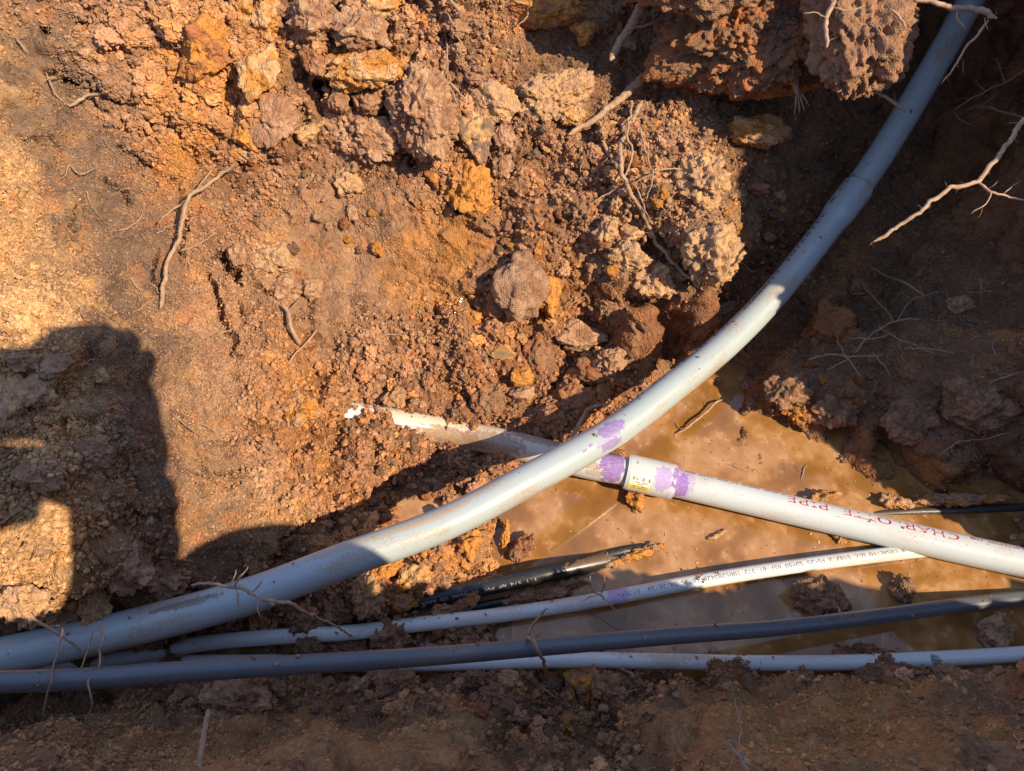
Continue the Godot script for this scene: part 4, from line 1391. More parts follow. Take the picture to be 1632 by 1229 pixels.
# countless hair roots lying in the soil
func make_rootlets() -> void:
	for k in 5:
		var v := PackedVector3Array()
		var nn := PackedVector3Array()
		var idx := PackedInt32Array()
		var n := 14
		for i in n:
			var t := float(i) / (n - 1)
			var c := Vector3((t - .5) * 2.0, .35 * n_rock.get_noise_2d(t * 1.6 + k * 7.0, 3.0) + .10 * n_rock.get_noise_2d(t * 7.0, k * 5.0), .25 * sin(t * PI) + .5 * n_rock.get_noise_2d(t * 1.4, k * 9.0 + 20.0))
			var r := .030 * (1.0 - .6 * t)
			for j in 4:
				var o := Vector3(0, cos(j * PI / 2), sin(j * PI / 2))
				v.append(c + o * r)
				nn.append(o)
		for i in n - 1:
			for j in 4:
				var a := i * 4 + j
				var b := i * 4 + (j + 1) % 4
				idx.append_array([a, a + 4, b + 4, a, b + 4, b])
		var mm := MultiMesh.new()
		mm.transform_format = MultiMesh.TRANSFORM_3D
		mm.use_colors = true
		mm.mesh = arrays_mesh(v, nn, PackedColorArray(), PackedVector2Array(), idx)
		var xf := []
		while xf.size() < 300:
			var i := rng.randi() % tv.size()
			var p := tv[i]
			if p.x < -.66 or p.x > .74 or p.z < -.88 or p.z > .05 or p.y < .003:
				continue
			var w := px(p)
			var rooty := maxf(exp(-pow((w.x - 1060.0) / 130.0, 2.0) - pow((w.y - 320.0) / 150.0, 2.0)), maxf(exp(-pow((w.x - 1480.0) / 170.0, 2.0) - pow((w.y - 540.0) / 130.0, 2.0)), exp(-pow((w.x - 1180.0) / 250.0, 2.0) - pow((w.y - 60.0) / 130.0, 2.0))))
			if rng.randf() > .16 + rooty:
				continue
			var up := tn[i]
			var s := rng.randf_range(.005, .016)
			var side := up.cross(Vector3(rng.randfn(), rng.randfn(), rng.randfn())).normalized()
			xf.append(Transform3D(Basis(side, up.cross(side), up).scaled(Vector3.ONE * s), p + up * s * .12))
		mm.instance_count = xf.size()
		for i in xf.size():
			mm.set_instance_transform(i, xf[i])
			var f := rng.randf_range(.5, 1.2)
			mm.set_instance_color(i, Color(.42 * f, .27 * f, .17 * f))
		var o := MultiMeshInstance3D.new()
		o.name = numbered("rootlets")
		o.multimesh = mm
		o.material_override = M.crumb
		add_child(o, true)
		o.set_meta("kind", "stuff")
		tag(o, "hair-thin rootlets strewn through the soil of the banks", "rootlets", "rootlets")

# ---------------------------------------------------------------- roots
# one root: its own line first, side roots after it; points are u, v, lift (metres nearer to the lens than the soil there), radii in pixels
func root_thing(called: String, label: String, lines: Array, pale: float, wob := 1.0, group := "", absolute := false) -> MeshInstance3D:
	var v := PackedVector3Array()
	var nn := PackedVector3Array()
	var cols := PackedColorArray()
	var idx := PackedInt32Array()
	var dark := Color(.10, .065, .045)
	var light := Color(.52, .34, .22)
	var col := dark.lerp(light, 0.55 + 0.33 * pale)
	var hairs := []
	for line in lines:
		var pts := []
		for i in range(2, line.size(), 3):
			pts.append(P(line[i], line[i + 1], line[i + 2]) if absolute else ground_px(line[i], line[i + 1], line[i + 2]))
		for i in range(1, pts.size()):
			var a: Vector3 = pts[i - 1]
			var b: Vector3 = pts[i]
			var n := int(a.distance_to(b) / 0.010 * rng.randf_range(.5, 1.3))
			for k in n:
				var p := a.lerp(b, rng.randf())
				var dir := ((b - a).normalized() * rng.randf_range(-.2, .9) + Vector3(rng.randfn(), rng.randfn(), rng.randfn()) * .55 + (-FW if not absolute else Vector3.DOWN) * .25).normalized()
				var l := rng.randf_range(.003, .013)
				var q := p + dir * l * .5 + Vector3(rng.randfn(), rng.randfn(), rng.randfn()) * l * .12
				var e := p + dir * l + Vector3(rng.randfn(), rng.randfn(), rng.randfn()) * l * .25
				hairs.append([rng.randf_range(.45, .8), .3, p, q, e])
	lines = lines + hairs
	for line in lines:
		var r0: float = line[0]
		var r1: float = line[1]
		var raw := PackedVector3Array()
		if line[2] is Vector3:
			raw = PackedVector3Array([line[2], line[3], line[4]])
		else:
			for i in range(2, line.size(), 3):
				raw.append(P(line[i], line[i + 1], line[i + 2]) if absolute else ground_px(line[i], line[i + 1], line[i + 2]))
		var path := smooth_path(raw, 0.003)
		var m := path.size()
		if m < 2:
			continue
		var seed_off := rng.randf() * 50.0
		var side := (path[1] - path[0]).cross(Vector3(0.3, 1, 0.2)).normalized()
		var start := v.size()
		var seg := 8 if r0 > 3.0 else (6 if r0 > 1.0 else 4)
		for i in m:
			var t := float(i) / (m - 1)
			var d := (path[mini(i + 1, m - 1)] - path[maxi(i - 1, 0)]).normalized()
			side = (side - d * side.dot(d)).normalized()
			var up := d.cross(side)
			var px_r := lerpf(r0, r1, t) * 0.82
			var r := px_r * px(path[i]).z / FOCAL
			var jit := Vector3(n_rock.get_noise_2d(i * .09 + seed_off, 1.0), n_rock.get_noise_2d(i * .09 + seed_off, 9.0), n_rock.get_noise_2d(i * .09 + seed_off, 17.0)) * (0.0012 + r * 0.5) * wob
			var jf := Vector3(n_rock.get_noise_2d(i * .35 + seed_off, 31.0), n_rock.get_noise_2d(i * .35 + seed_off, 39.0), n_rock.get_noise_2d(i * .35 + seed_off, 47.0)) * (0.0002 + r * 0.14) * wob
			var c := path[i] + jit + jf
			for k in seg:
				var a := TAU * k / seg
				var rr := r * (1.0 + 0.35 * n_rock.get_noise_2d(i * .45 + seed_off, k * 1.7))
				rr *= minf(1.0, 0.3 + 0.25 * mini(i, m - 1 - i))
				var o := side * cos(a) + up * sin(a)
				v.append(c + o * rr)
				nn.append(o)
				var f := 0.85 + 0.45 * n_rock.get_noise_2d(i * .3 + seed_off, k * 0.9 + 70.0)
				var soil := smoothstep(.05, .4, n_rock.get_noise_2d(i * .12 + seed_off, k * .5 + 140.0)) * .7
				var kc := (col * f).lerp(SOIL[0], soil)
				cols.append(Color(kc.r, kc.g, kc.b))
		for i in m - 1:
			for k in seg:
				var a := start + i * seg + k
				var b := start + i * seg + (k + 1) % seg
				idx.append_array([a, a + seg, b + seg, a, b + seg, b])
		for e in 2:
			var c0 := v.size()
			var base := start if e == 0 else start + (m - 1) * seg
			var cc := Vector3.ZERO
			for k in seg:
				cc += v[base + k] / seg
			v.append(cc)
			nn.append((path[0] - path[1]).normalized() if e == 0 else (path[m - 1] - path[m - 2]).normalized())
			cols.append(Color(light.r, light.g, light.b) * 1.1)
			for k in seg:
				if e == 0:
					idx.append_array([c0, base + k, base + (k + 1) % seg])
				else:
					idx.append_array([c0, base + (k + 1) % seg, base + k])
	var o := mesh_node(called, arrays_mesh(v, nn, cols, PackedVector2Array(), idx), M.root)
	tag(o, label, "root", group)
	return o

func make_roots() -> void:
	# sunlit roots over the side trench (absolute distances)
	root_thing("root", "long pale sunlit root reaching out over the bank across the conduit", [[5.5, 3.5, 1680, 130, 0.685, 1632, 192, 0.680, 1600, 236, 0.675, 1557, 288, 0.670, 1515, 300, 0.670, 1472, 332, 0.670, 1435, 360, 0.675, 1393, 384, 0.680], [3, 1.5, 1555, 288, 0.670, 1580, 305, 0.665, 1610, 312, 0.665, 1640, 322, 0.665], [1.6, 1, 1582, 305, 0.665, 1570, 325, 0.660, 1549, 341, 0.660], [1.4, .8, 1600, 311, 0.665, 1617, 295, 0.665, 1628, 288, 0.665]], .95, 1.0, "", true)
	root_thing("root", "stout sawn-off tan root crossing above the far end of the conduit", [[4, 6.5, 1440, -12, .72, 1480, 3, .72, 1530, 12, .72, 1568, 19, .72, 1588, 28, .72], [3, 1.5, 1576, 30, .722, 1560, 52, .725, 1545, 68, .728, 1530, 95, .73, 1515, 115, .735, 1499, 134, .74], [2, 1.2, 1527, 14, .72, 1526, 28, .72, 1534, 40, .72, 1540, 47, .72], [1.5, .8, 1570, 28, .72, 1572, 40, .72, 1574, 47, .72]], .9, 1.0, "", true)
	root_thing("root", "brown root pointing down from the orange ledge across the dark trench", [[3, 3.5, 1325, 120, .80, 1360, 128, .80, 1395, 145, .80, 1420, 160, .80, 1447, 178, .80], [1.5, 1, 1405, 150, .80, 1402, 160, .80]], .55, 1.0, "", true)
	root_thing("root", "frayed root stump splintering at the edge of the orange ledge", [[6, 6, 1252, 128, .82, 1268, 135, .82, 1272, 152, .82], [2, 1, 1270, 150, .82, 1268, 168, .82, 1267, 184, .82], [2, 1, 1273, 150, .82, 1279, 165, .82, 1283, 176, .82], [2, 1, 1276, 148, .82, 1285, 160, .82, 1290, 170, .82], [2, 1, 1271, 150, .82, 1273, 166, .82, 1274, 180, .82]], .85, .6, "", true)
	root_thing("root", "knotty pale root running down the sunlit rim clod", [[5, 4, 1330, -5, .70, 1322, 20, .70, 1315, 45, .70, 1318, 76, .70], [3, 2, 1420, 12, .70, 1435, 30, .70, 1447, 50, .70], [1.5, 1, 1318, 30, .70, 1300, 20, .70, 1280, 22, .70], [2, 1.5, 1330, 10, .70, 1350, 18, .70, 1380, 8, .70]], .75, 1.3, "", true)
	root_thing("root", "thick broken root poking down into the shaded hollow", [[10, 7, 1040, -12, .035, 1012, 28, .035, 992, 60, .03, 974, 97, .03], [3, 2, 1000, 46, .035, 1030, 40, .035, 1060, 25, .035, 1095, 5, .04]], .8, .6)
	root_thing("root", "thin pale root dangling beside the red clay lump", [[2.6, 1.8, 1108, -5, .05, 1090, 25, .05, 1075, 48, .05, 1058, 64, .05]], .95, 1.4)
	root_thing("root", "wiry pale root hanging down the dark rim clod", [[2.2, 1, 1216, 0, .09, 1214, 22, .09, 1206, 40, .09, 1204, 64, .09], [1, .7, 1205, 55, .09, 1190, 75, .085, 1180, 95, .08]], .95, 1.5)
	root_thing("root", "short wiry root above the shaded hollow", [[2, 1, 822, 2, .02, 838, 8, .02, 842, 24, .02, 828, 40, .02]], .95, 1.5)
	root_thing("root", "thick weathered root lying between hollow and rooty clump", [[9, 5, 1026, 122, .018, 1002, 146, .018, 972, 170, .016, 945, 192, .012, 925, 203, .010, 907, 214, .010]], .45, .6)
	root_thing("root", "tangled sunlit root mat of the rooty clump", [[5, 3.5, 1024, 160, .012, 1008, 190, .014, 992, 225, .016, 990, 262, .016, 998, 292, .014, 1022, 335, .012, 1042, 378, .012, 1062, 405, .012, 1090, 435, .010, 1122, 460, .010], [3, 2, 1010, 160, .014, 1000, 205, .018, 1008, 245, .016, 996, 285, .014], [2.5, 1.5, 1018, 200, .014, 1030, 240, .014, 1040, 280, .012, 1030, 320, .012], [4, 3, 958, 222, .014, 972, 248, .014, 986, 268, .012], [2, 1.2, 1120, 256, .012, 1085, 268, .012, 1050, 272, .012, 1012, 290, .012, 985, 305, .01], [1.6, 1, 950, 320, .012, 975, 305, .012, 998, 292, .012], [1.6, 1, 1012, 292, .012, 1028, 330, .014, 1038, 360, .012], [1.4, .8, 1108, 285, .01, 1085, 300, .01, 1070, 315, .01], [1.6, 1, 935, 245, .012, 928, 262, .012, 924, 275, .012]], .62, 1.5)
	root_thing("root", "pale hair root curling off the outer corner of the rooty clump", [[1.6, 1, 1168, 412, .01, 1185, 420, .014, 1198, 434, .014, 1210, 428, .012]], .9, 1.0)
	root_thing("root", "stiff pale splinter in the dark gap under the rooty clump", [[1.6, 1.2, 908, 485, .02, 922, 478, .022, 936, 470, .022]], .8, .4)
	# left and middle of the far bank
	root_thing("root", "long grey root arching off the bank with a black shadow behind it", [[3.5, 4.5, 378, 258, .012, 352, 278, .018, 325, 298, .022, 305, 312, .024, 292, 345, .022, 285, 380, .018, 268, 412, .012, 262, 445, .010, 256, 490, .006], [2.2, 1.2, 338, 270, .014, 325, 288, .02, 312, 305, .024], [2.5, 1.5, 300, 318, .024, 282, 330, .02, 262, 345, .014, 250, 360, .006], [1.5, 1, 345, 372, .006, 310, 392, .008, 285, 402, .012]], .42, .8)
	root_thing("root", "bent brown twig lying over the crack beside the smooth cut face", [[4, 2.5, 112, 170, .008, 128, 158, .01, 142, 150, .01, 172, 150, .008], [2, 1.2, 72, 115, .008, 90, 150, .008, 112, 170, .006], [1.6, 1, 70, 128, .008, 88, 122, .01, 104, 116, .008]], .45, .8)
	root_thing("root", "straight brown root along the crack under the rim", [[3, 2.2, 205, 42, .006, 240, 52, .008, 268, 60, .008, 302, 66, .004]], .55, .6)
	root_thing("root", "short forked root on the dark cut face near the rim", [[2.2, 1.2, 24, 60, .006, 34, 72, .008, 46, 85, .006], [1.6, 1, 30, 64, .008, 20, 58, .008], [1.6, 1, 32, 58, .008, 45, 56, .006]], .5, .8)
	root_thing("root", "grey forked twig stuck in the cracked bank", [[4, 5, 450, 485, .010, 460, 500, .014, 466, 528, .014, 478, 548, .010], [2, 1.5, 476, 478, .008, 464, 492, .012]], .5, .5)
	root_thing("root", "straight pale root below the grey forked twig", [[2.4, 1.8, 505, 526, .006, 490, 545, .010, 472, 562, .010, 460, 578, .008]], .8, .4)
	root_thing("root", "thin pale root across the dark crack", [[1.5, 1.2, 338, 535, .008, 356, 530, .012, 372, 524, .010]], .7, .6)
	root_thing("root", "thin pale root on the dusty slope beside the cut face", [[1.6, 1, 210, 498, .005, 228, 488, .007, 244, 478, .007]], .7, 1.0)
	root_thing("root", "fine pale root straggling from the photographer's shadow onto the slope", [[1.6, 1, 275, 660, .005, 310, 688, .007, 340, 702, .007, 358, 715, .005], [1.2, .8, 300, 680, .006, 322, 676, .008, 345, 690, .006]], .7, 1.0)
	root_thing("root", "fine root fork on the tan bank", [[1.6, .9, 110, 262, .006, 128, 278, .008, 152, 268, .008], [1.4, .8, 112, 258, .006, 104, 278, .008, 92, 288, .006]], .7, 1.0)
	root_thing("root", "curved thin root on the smooth cut face", [[1.6, .9, 188, 368, .004, 205, 362, .006, 222, 350, .006, 228, 336, .004]], .75, .8)
	root_thing("root", "dark twig across the loose crumbs above the mud-caked pipe end", [[2, 1.4, 596, 540, .004, 620, 534, .008, 646, 534, .008]], .15, .6)
	root_thing("root", "brown root looping over the clod above the conduit", [[4, 4, 976, 648, .012, 955, 645, .020, 938, 652, .022, 925, 672, .020, 912, 695, .018, 902, 706, .014]], .45, .6)
	root_thing("root", "woolly brown root tangle hanging from the rim", [[4.5, 2.5, 640, 100, .01, 665, 118, .014, 685, 132, .014, 715, 134, .012], [3, 2, 715, 132, .012, 730, 145, .014, 742, 160, .012], [2.2, 1.5, 718, 136, .012, 722, 152, .014, 730, 168, .01], [4.5, 3, 715, -4, .012, 728, 12, .016, 738, 22, .014], [2.5, 1.5, 712, 20, .012, 725, 45, .014, 738, 75, .012], [2, 1.4, 712, 60, .012, 713, 100, .014, 708, 122, .012]], .4, 1.2)
	# lower left
	root_thing("root", "pale branching root lit by the sun over the shaded conduit", [[2.5, 4, 305, 933, .61, 340, 930, .60, 362, 934, .595, 385, 940, .595, 410, 950, .595], [4, 1.4, 410, 950, .595, 440, 958, .595, 466, 962, .60, 484, 974, .61, 505, 984, .63, 535, 998, .66, 560, 1016, .70], [2.5, 1.6, 375, 938, .595, 380, 922, .59, 394, 905, .59], [2.2, 3, 376, 938, .595, 378, 952, .59, 379, 964, .59], [2, 1.4, 402, 946, .595, 412, 934, .59, 420, 924, .585], [1.5, 1, 416, 952, .595, 412, 964, .59, 414, 984, .585], [2, 2, 428, 955, .595, 437, 962, .59, 443, 952, .588], [1.5, 1, 365, 935, .595, 372, 920, .59, 374, 908, .59]], .95, 1.2, "", true)
	root_thing("root", "grey brown twig slanting across the conduit end", [[3.5, 2, 42, 975, .60, 60, 990, .60, 95, 1012, .60, 120, 1030, .605, 133, 1041, .61], [1.4, 1, 75, 998, .60, 96, 998, .60]], .4, .5, "", true)
	root_thing("root", "thin hair root hanging across conduit and duct", [[1.8, 1.4, 100, 1002, .58, 94, 1030, .56, 86, 1060, .545, 82, 1085, .53, 74, 1112, .53, 68, 1140, .53]], .05, .5, "", true)
	root_thing("root", "wavy root hanging from the sunlit clod lobe", [[3, 2, 157, 990, .585, 160, 1008, .58, 165, 1018, .575, 160, 1034, .57], [2.2, 1.4, 160, 1034, .57, 158, 1062, .555, 140, 1086, .54, 144, 1108, .535, 146, 1128, .54, 138, 1146, .55]], .55, .8, "", true)
	root_thing("root", "short grey root hanging in front of the conduit", [[1.6, 1.2, 150, 1002, .60, 140, 1035, .575, 126, 1075, .545]], .35, .4, "", true)
	# among the pipes
	root_thing("root", "crooked brown root bridging the white pipe and the duct", [[2.2, 4.2, 872, 968, .755, 862, 978, .755, 852, 990, .752, 845, 1002, .748, 840, 1018, .74], [4, 2, 838, 1012, .66, 850, 1022, .645, 856, 1036, .64, 864, 1048, .65, 870, 1066, .68, 874, 1082, .72]], .35, .8, "", true)
	root_thing("root", "pale feathery root spray beside the date print", [[1.8, 2.2, 966, 958, .775, 956, 948, .772, 945, 940, .77, 940, 918, .762], [1.8, 1, 958, 950, .772, 962, 934, .766, 964, 916, .76], [1.5, 1, 948, 942, .77, 930, 940, .768, 922, 944, .768], [1.4, 1, 945, 932, .768, 934, 922, .764], [1.4, 1, 960, 940, .768, 972, 928, .762], [1.5, 1, 952, 950, .772, 940, 952, .77, 926, 958, .77], [1.4, .8, 966, 958, .775, 985, 975, .775, 1002, 996, .775]], .85, 1.2, "", true)
	root_thing("root", "white root lying on the pool beside the grey conduit", [[1.8, 2.2, 1076, 690, .002, 1092, 684, .006, 1108, 672, .008, 1128, 655, .008, 1142, 640, .008, 1152, 638, .004], [1.2, .8, 1078, 672, .002, 1086, 686, .004]], 1.0, 1.0)
	root_thing("root", "white thread root floating above the red-printed pipe", [[1.2, 1, 1160, 740, .001, 1180, 746, .002, 1212, 750, .001]], 1.0, 1.0)
	root_thing("root", "tiny white kinked root floating near the shaded bank edge", [[1.3, 1, 1276, 764, .001, 1282, 748, .002, 1288, 742, .002]], 1.0, 1.0)
	root_thing("root", "white curled root beside the buried pipe crossing", [[1.4, 1.4, 1402, 862, .002, 1408, 874, .003, 1420, 868, .003, 1436, 866, .002]], 1.0, 1.2)
	root_thing("root", "root stub gripping the duct beside the big rooty clod", [[2.5, 1.6, 1334, 966, .75, 1340, 978, .735, 1346, 992, .735], [1, .7, 1318, 975, .735, 1310, 990, .735, 1306, 1004, .74]], .4, .8, "", true)
	# the shaded bank
	root_thing("root", "straight grey root lying on the shaded bank", [[2.6, 2.2, 1386, 424, .03, 1412, 440, .035, 1440, 450, .035, 1476, 472, .025]], .45, .5)
	root_thing("root", "forked grey root above the root tangle", [[2.8, 2.4, 1372, 450, .02, 1390, 472, .03, 1410, 492, .03, 1424, 512, .025], [1.6, 1, 1358, 468, .02, 1380, 466, .025, 1395, 462, .025]], .4, .7)
	root_thing("root", "pale tangle of thin roots on the shaded bank", [[2, 1.5, 1290, 572, .02, 1322, 566, .025, 1355, 568, .025, 1408, 567, .02], [2, 1.4, 1330, 527, .02, 1338, 548, .025, 1348, 566, .025, 1374, 602, .02], [2, 1.4, 1362, 564, .025, 1392, 530, .03, 1430, 512, .03, 1470, 508, .025], [1.6, 1.2, 1350, 538, .02, 1390, 540, .03, 1420, 530, .03], [1.6, 1.2, 1320, 590, .02, 1345, 575, .025, 1362, 566, .025], [1.6, 1, 1400, 520, .03, 1430, 540, .03, 1462, 552, .025, 1490, 565, .02], [1.4, 1, 1430, 512, .03, 1452, 480, .03, 1500, 462, .02], [1.4, 1, 1390, 560, .025, 1410, 585, .025, 1420, 600, .02], [1.4, 1, 1440, 555, .025, 1480, 556, .025, 1520, 562, .02]], .42, 1.3)
	root_thing("root", "thin root arc low on the shaded bank", [[1.4, 1, 1500, 722, .015, 1530, 705, .02, 1565, 700, .02, 1610, 690, .012]], .4, 1.0)
	root_thing("root", "short root at the rim of the shaded bank", [[2, 1.4, 1574, 612, .015, 1595, 602, .02, 1625, 594, .02]], .4, .8)
	root_thing("root", "stubby root standing up on the shaded bank", [[2.2, 1.6, 1564, 478, .01, 1564, 460, .03, 1562, 444, .03], [1.4, 1, 1540, 466, .02, 1564, 466, .025, 1584, 462, .02]], .5, .6)
	root_thing("root", "feathery brown root fan under the long pale root", [[2, 1.5, 1520, 175, .10, 1548, 158, .10, 1580, 140, .10, 1602, 132, .10, 1640, 105, .10], [1.4, 1, 1602, 132, .10, 1595, 110, .10, 1588, 95, .10, 1580, 92, .10], [1.3, .9, 1570, 145, .10, 1560, 136, .10, 1550, 132, .10], [1.3, .9, 1520, 175, .10, 1530, 190, .10, 1555, 200, .09], [1.2, .8, 1545, 160, .10, 1535, 156, .10, 1522, 160, .10]], .35, 1.2)
	root_thing("root", "grey rootlet bundle on the red bank beside the side trench", [[3, 2, 1540, 175, .06, 1565, 170, .06, 1600, 178, .06, 1640, 190, .05], [1.5, 1, 1555, 172, .06, 1575, 160, .06, 1590, 150, .06]], .35, 1.3)
	# near bank
	root_thing("root", "thin sunlit root tip rising above the near bank", [[1.8, 2.2, 1174, 1112, .335, 1174, 1132, .335, 1179, 1150, .335, 1180, 1172, .335, 1176, 1195, .335]], 1.0, 1.2, "", true)
	root_thing("root", "forked sunlit root stub at the near bank edge", [[5, 5, 1160, 1182, .335, 1172, 1200, .335, 1188, 1222, .335, 1196, 1250, .335], [3.5, 3, 1184, 1196, .335, 1186, 1215, .335, 1190, 1240, .335], [2.5, 1.5, 1186, 1210, .335, 1200, 1218, .335, 1212, 1226, .335]], .9, .7, "", true)
	root_thing("root", "thick grey root stub standing up from the near bank", [[5, 7, 333, 1130, .55, 330, 1150, .53, 324, 1180, .51, 314, 1240, .48]], .35, .5, "", true)
	root_thing("root", "curled grey shaving at the near bank foot", [[3, 2, 214, 1146, .62, 225, 1132, .61, 242, 1120, .61]], .4, .4, "", true)
	root_thing("root", "thin brown root lying over the clods at the near bank foot", [[1.6, 1.2, 640, 1118, .02, 665, 1122, .022, 690, 1124, .02], [1.4, 1, 600, 1118, .02, 620, 1116, .02, 632, 1108, .02]], .35, .8)
	root_thing("root", "fine root trailing from the pointed clod", [[1.4, 1, 985, 1062, .03, 1010, 1075, .03, 1030, 1072, .03], [1.4, 1, 970, 1102, .03, 1000, 1104, .03, 1020, 1098, .03], [1.2, .8, 860, 1094, .03, 890, 1115, .03]], .4, 1.2)

# ---------------------------------------------------------------- leaves
func leaf(label: String, u: float, v: float, half: float, turn: float, col: Color) -> void:
	var g := ground_px(u, v, 0.005)
	var r := half * px(g).z / FOCAL
	var vv := PackedVector3Array()
	var nn := PackedVector3Array()
	var idx := PackedInt32Array()
	var cc := PackedColorArray()
	for i in 11:
		var t := i / 10.0
		var w := sin(PI * pow(t, .85)) * 0.42 + 0.015
		for k in 5:
			var s := (k - 2) / 2.0
			vv.append(Vector3((t - .5) * 2.0 * r, s * w * r * (1.0 + .12 * sin(i * 2.3 + k)), r * (.16 * absf(s) * w * 2.0 + .12 * sin(t * 3.0) + .05 * sin(i * 1.7 + k))))
			nn.append(Vector3(0, 0, 1))
			var f := 0.8 + 0.3 * n_rock.get_noise_2d(i * .9, k * 1.3 + u) - (0.2 if k == 2 else 0.0)
			cc.append(Color(col.r * f, col.g * f, col.b * f))
	for i in 10:
		for k in 4:
			var a := i * 5 + k
			idx.append_array([a, a + 6, a + 5, a, a + 1, a + 6])
	var m := M.leaf as StandardMaterial3D
	var o := mesh_node("leaf", arrays_mesh(vv, nn, cc, PackedVector2Array(), idx), m)
	o.position = g
	o.basis = Basis(RT, UPV, -FW) * Basis(Vector3(0, 0, 1), deg_to_rad(turn))
	tag(o, label, "leaf")

func make_leaves() -> void:
	var m := StandardMaterial3D.new()
	m.vertex_color_use_as_albedo = true
	m.roughness = .5
	m.cull_mode = BaseMaterial3D.CULL_DISABLED
	m.backlight_enabled = true
	m.backlight = Color(.25, .15, .03)
	M.leaf = m
	leaf("yellow olive leaf lying in the wet seep", 798, 563, 24, -8, Color(.30, .17, .05))
	leaf("small bright yellow leaf beside the wet boulder", 876, 503, 11, -40, Color(.45, .24, .02))
	leaf("dry brown leaf curl beside the grey conduit under the clump", 1158, 490, 20, 35, Color(.22, .10, .04))
	leaf("tan dry leaf bit in the rooty clump", 998, 440, 11, 20, Color(.5, .3, .12))

# ---------------------------------------------------------------- flecks on the water
func make_flecks() -> void:
	var flake := lump_mesh(Vector3(1, .7, .25), 1, .8, 0.0, Color.WHITE, Color(.9, .9, .9), 4000)
	var mm := MultiMesh.new()
	mm.transform_format = MultiMesh.TRANSFORM_3D
	mm.use_colors = true
	mm.mesh = flake
	var xf := []
	var cl := []
	for k in 3000:
		var x := rng.randf_range(-.05, .72)
		var z := rng.randf_range(-.56, -.14)
		var clump := n_tone.get_noise_2d(x * 2.2 + 7.0, z * 2.2)
		if rng.randf() > 0.15 + 1.6 * maxf(clump, 0.0):
			continue
		var r := rng.randf_range(.0004, .0014) if rng.randf() < .93 else rng.randf_range(.0014, .0026)
		xf.append(Transform3D(Basis.from_euler(Vector3(-PI / 2 + rng.randfn() * .2, rng.randf() * TAU, 0)).scaled(Vector3.ONE * r), Vector3(x, 0.0002, z)))
		var c: Color = [SOIL[4], SOIL[4], SOIL[0], SOIL[4], SOIL[5], SOIL[1]][rng.randi() % 6]
		cl.append(c)
	mm.instance_count = xf.size()
	for i in xf.size():
		mm.set_instance_transform(i, xf[i])
		mm.set_instance_color(i, cl[i])
	var o := MultiMeshInstance3D.new()
	o.name = "floating_flecks"
	o.multimesh = mm
	o.material_override = M.crumb
	add_child(o)
	o.set_meta("kind", "stuff")
	tag(o, "flecks of soil and bark floating on the muddy water", "flecks")

# ---------------------------------------------------------------- the photographer (behind the lens; only the shadow shows)
func cam_pt(a: float, b: float, f: float) -> Vector3:
	return EYE + RT * a + UPV * b + FW * f

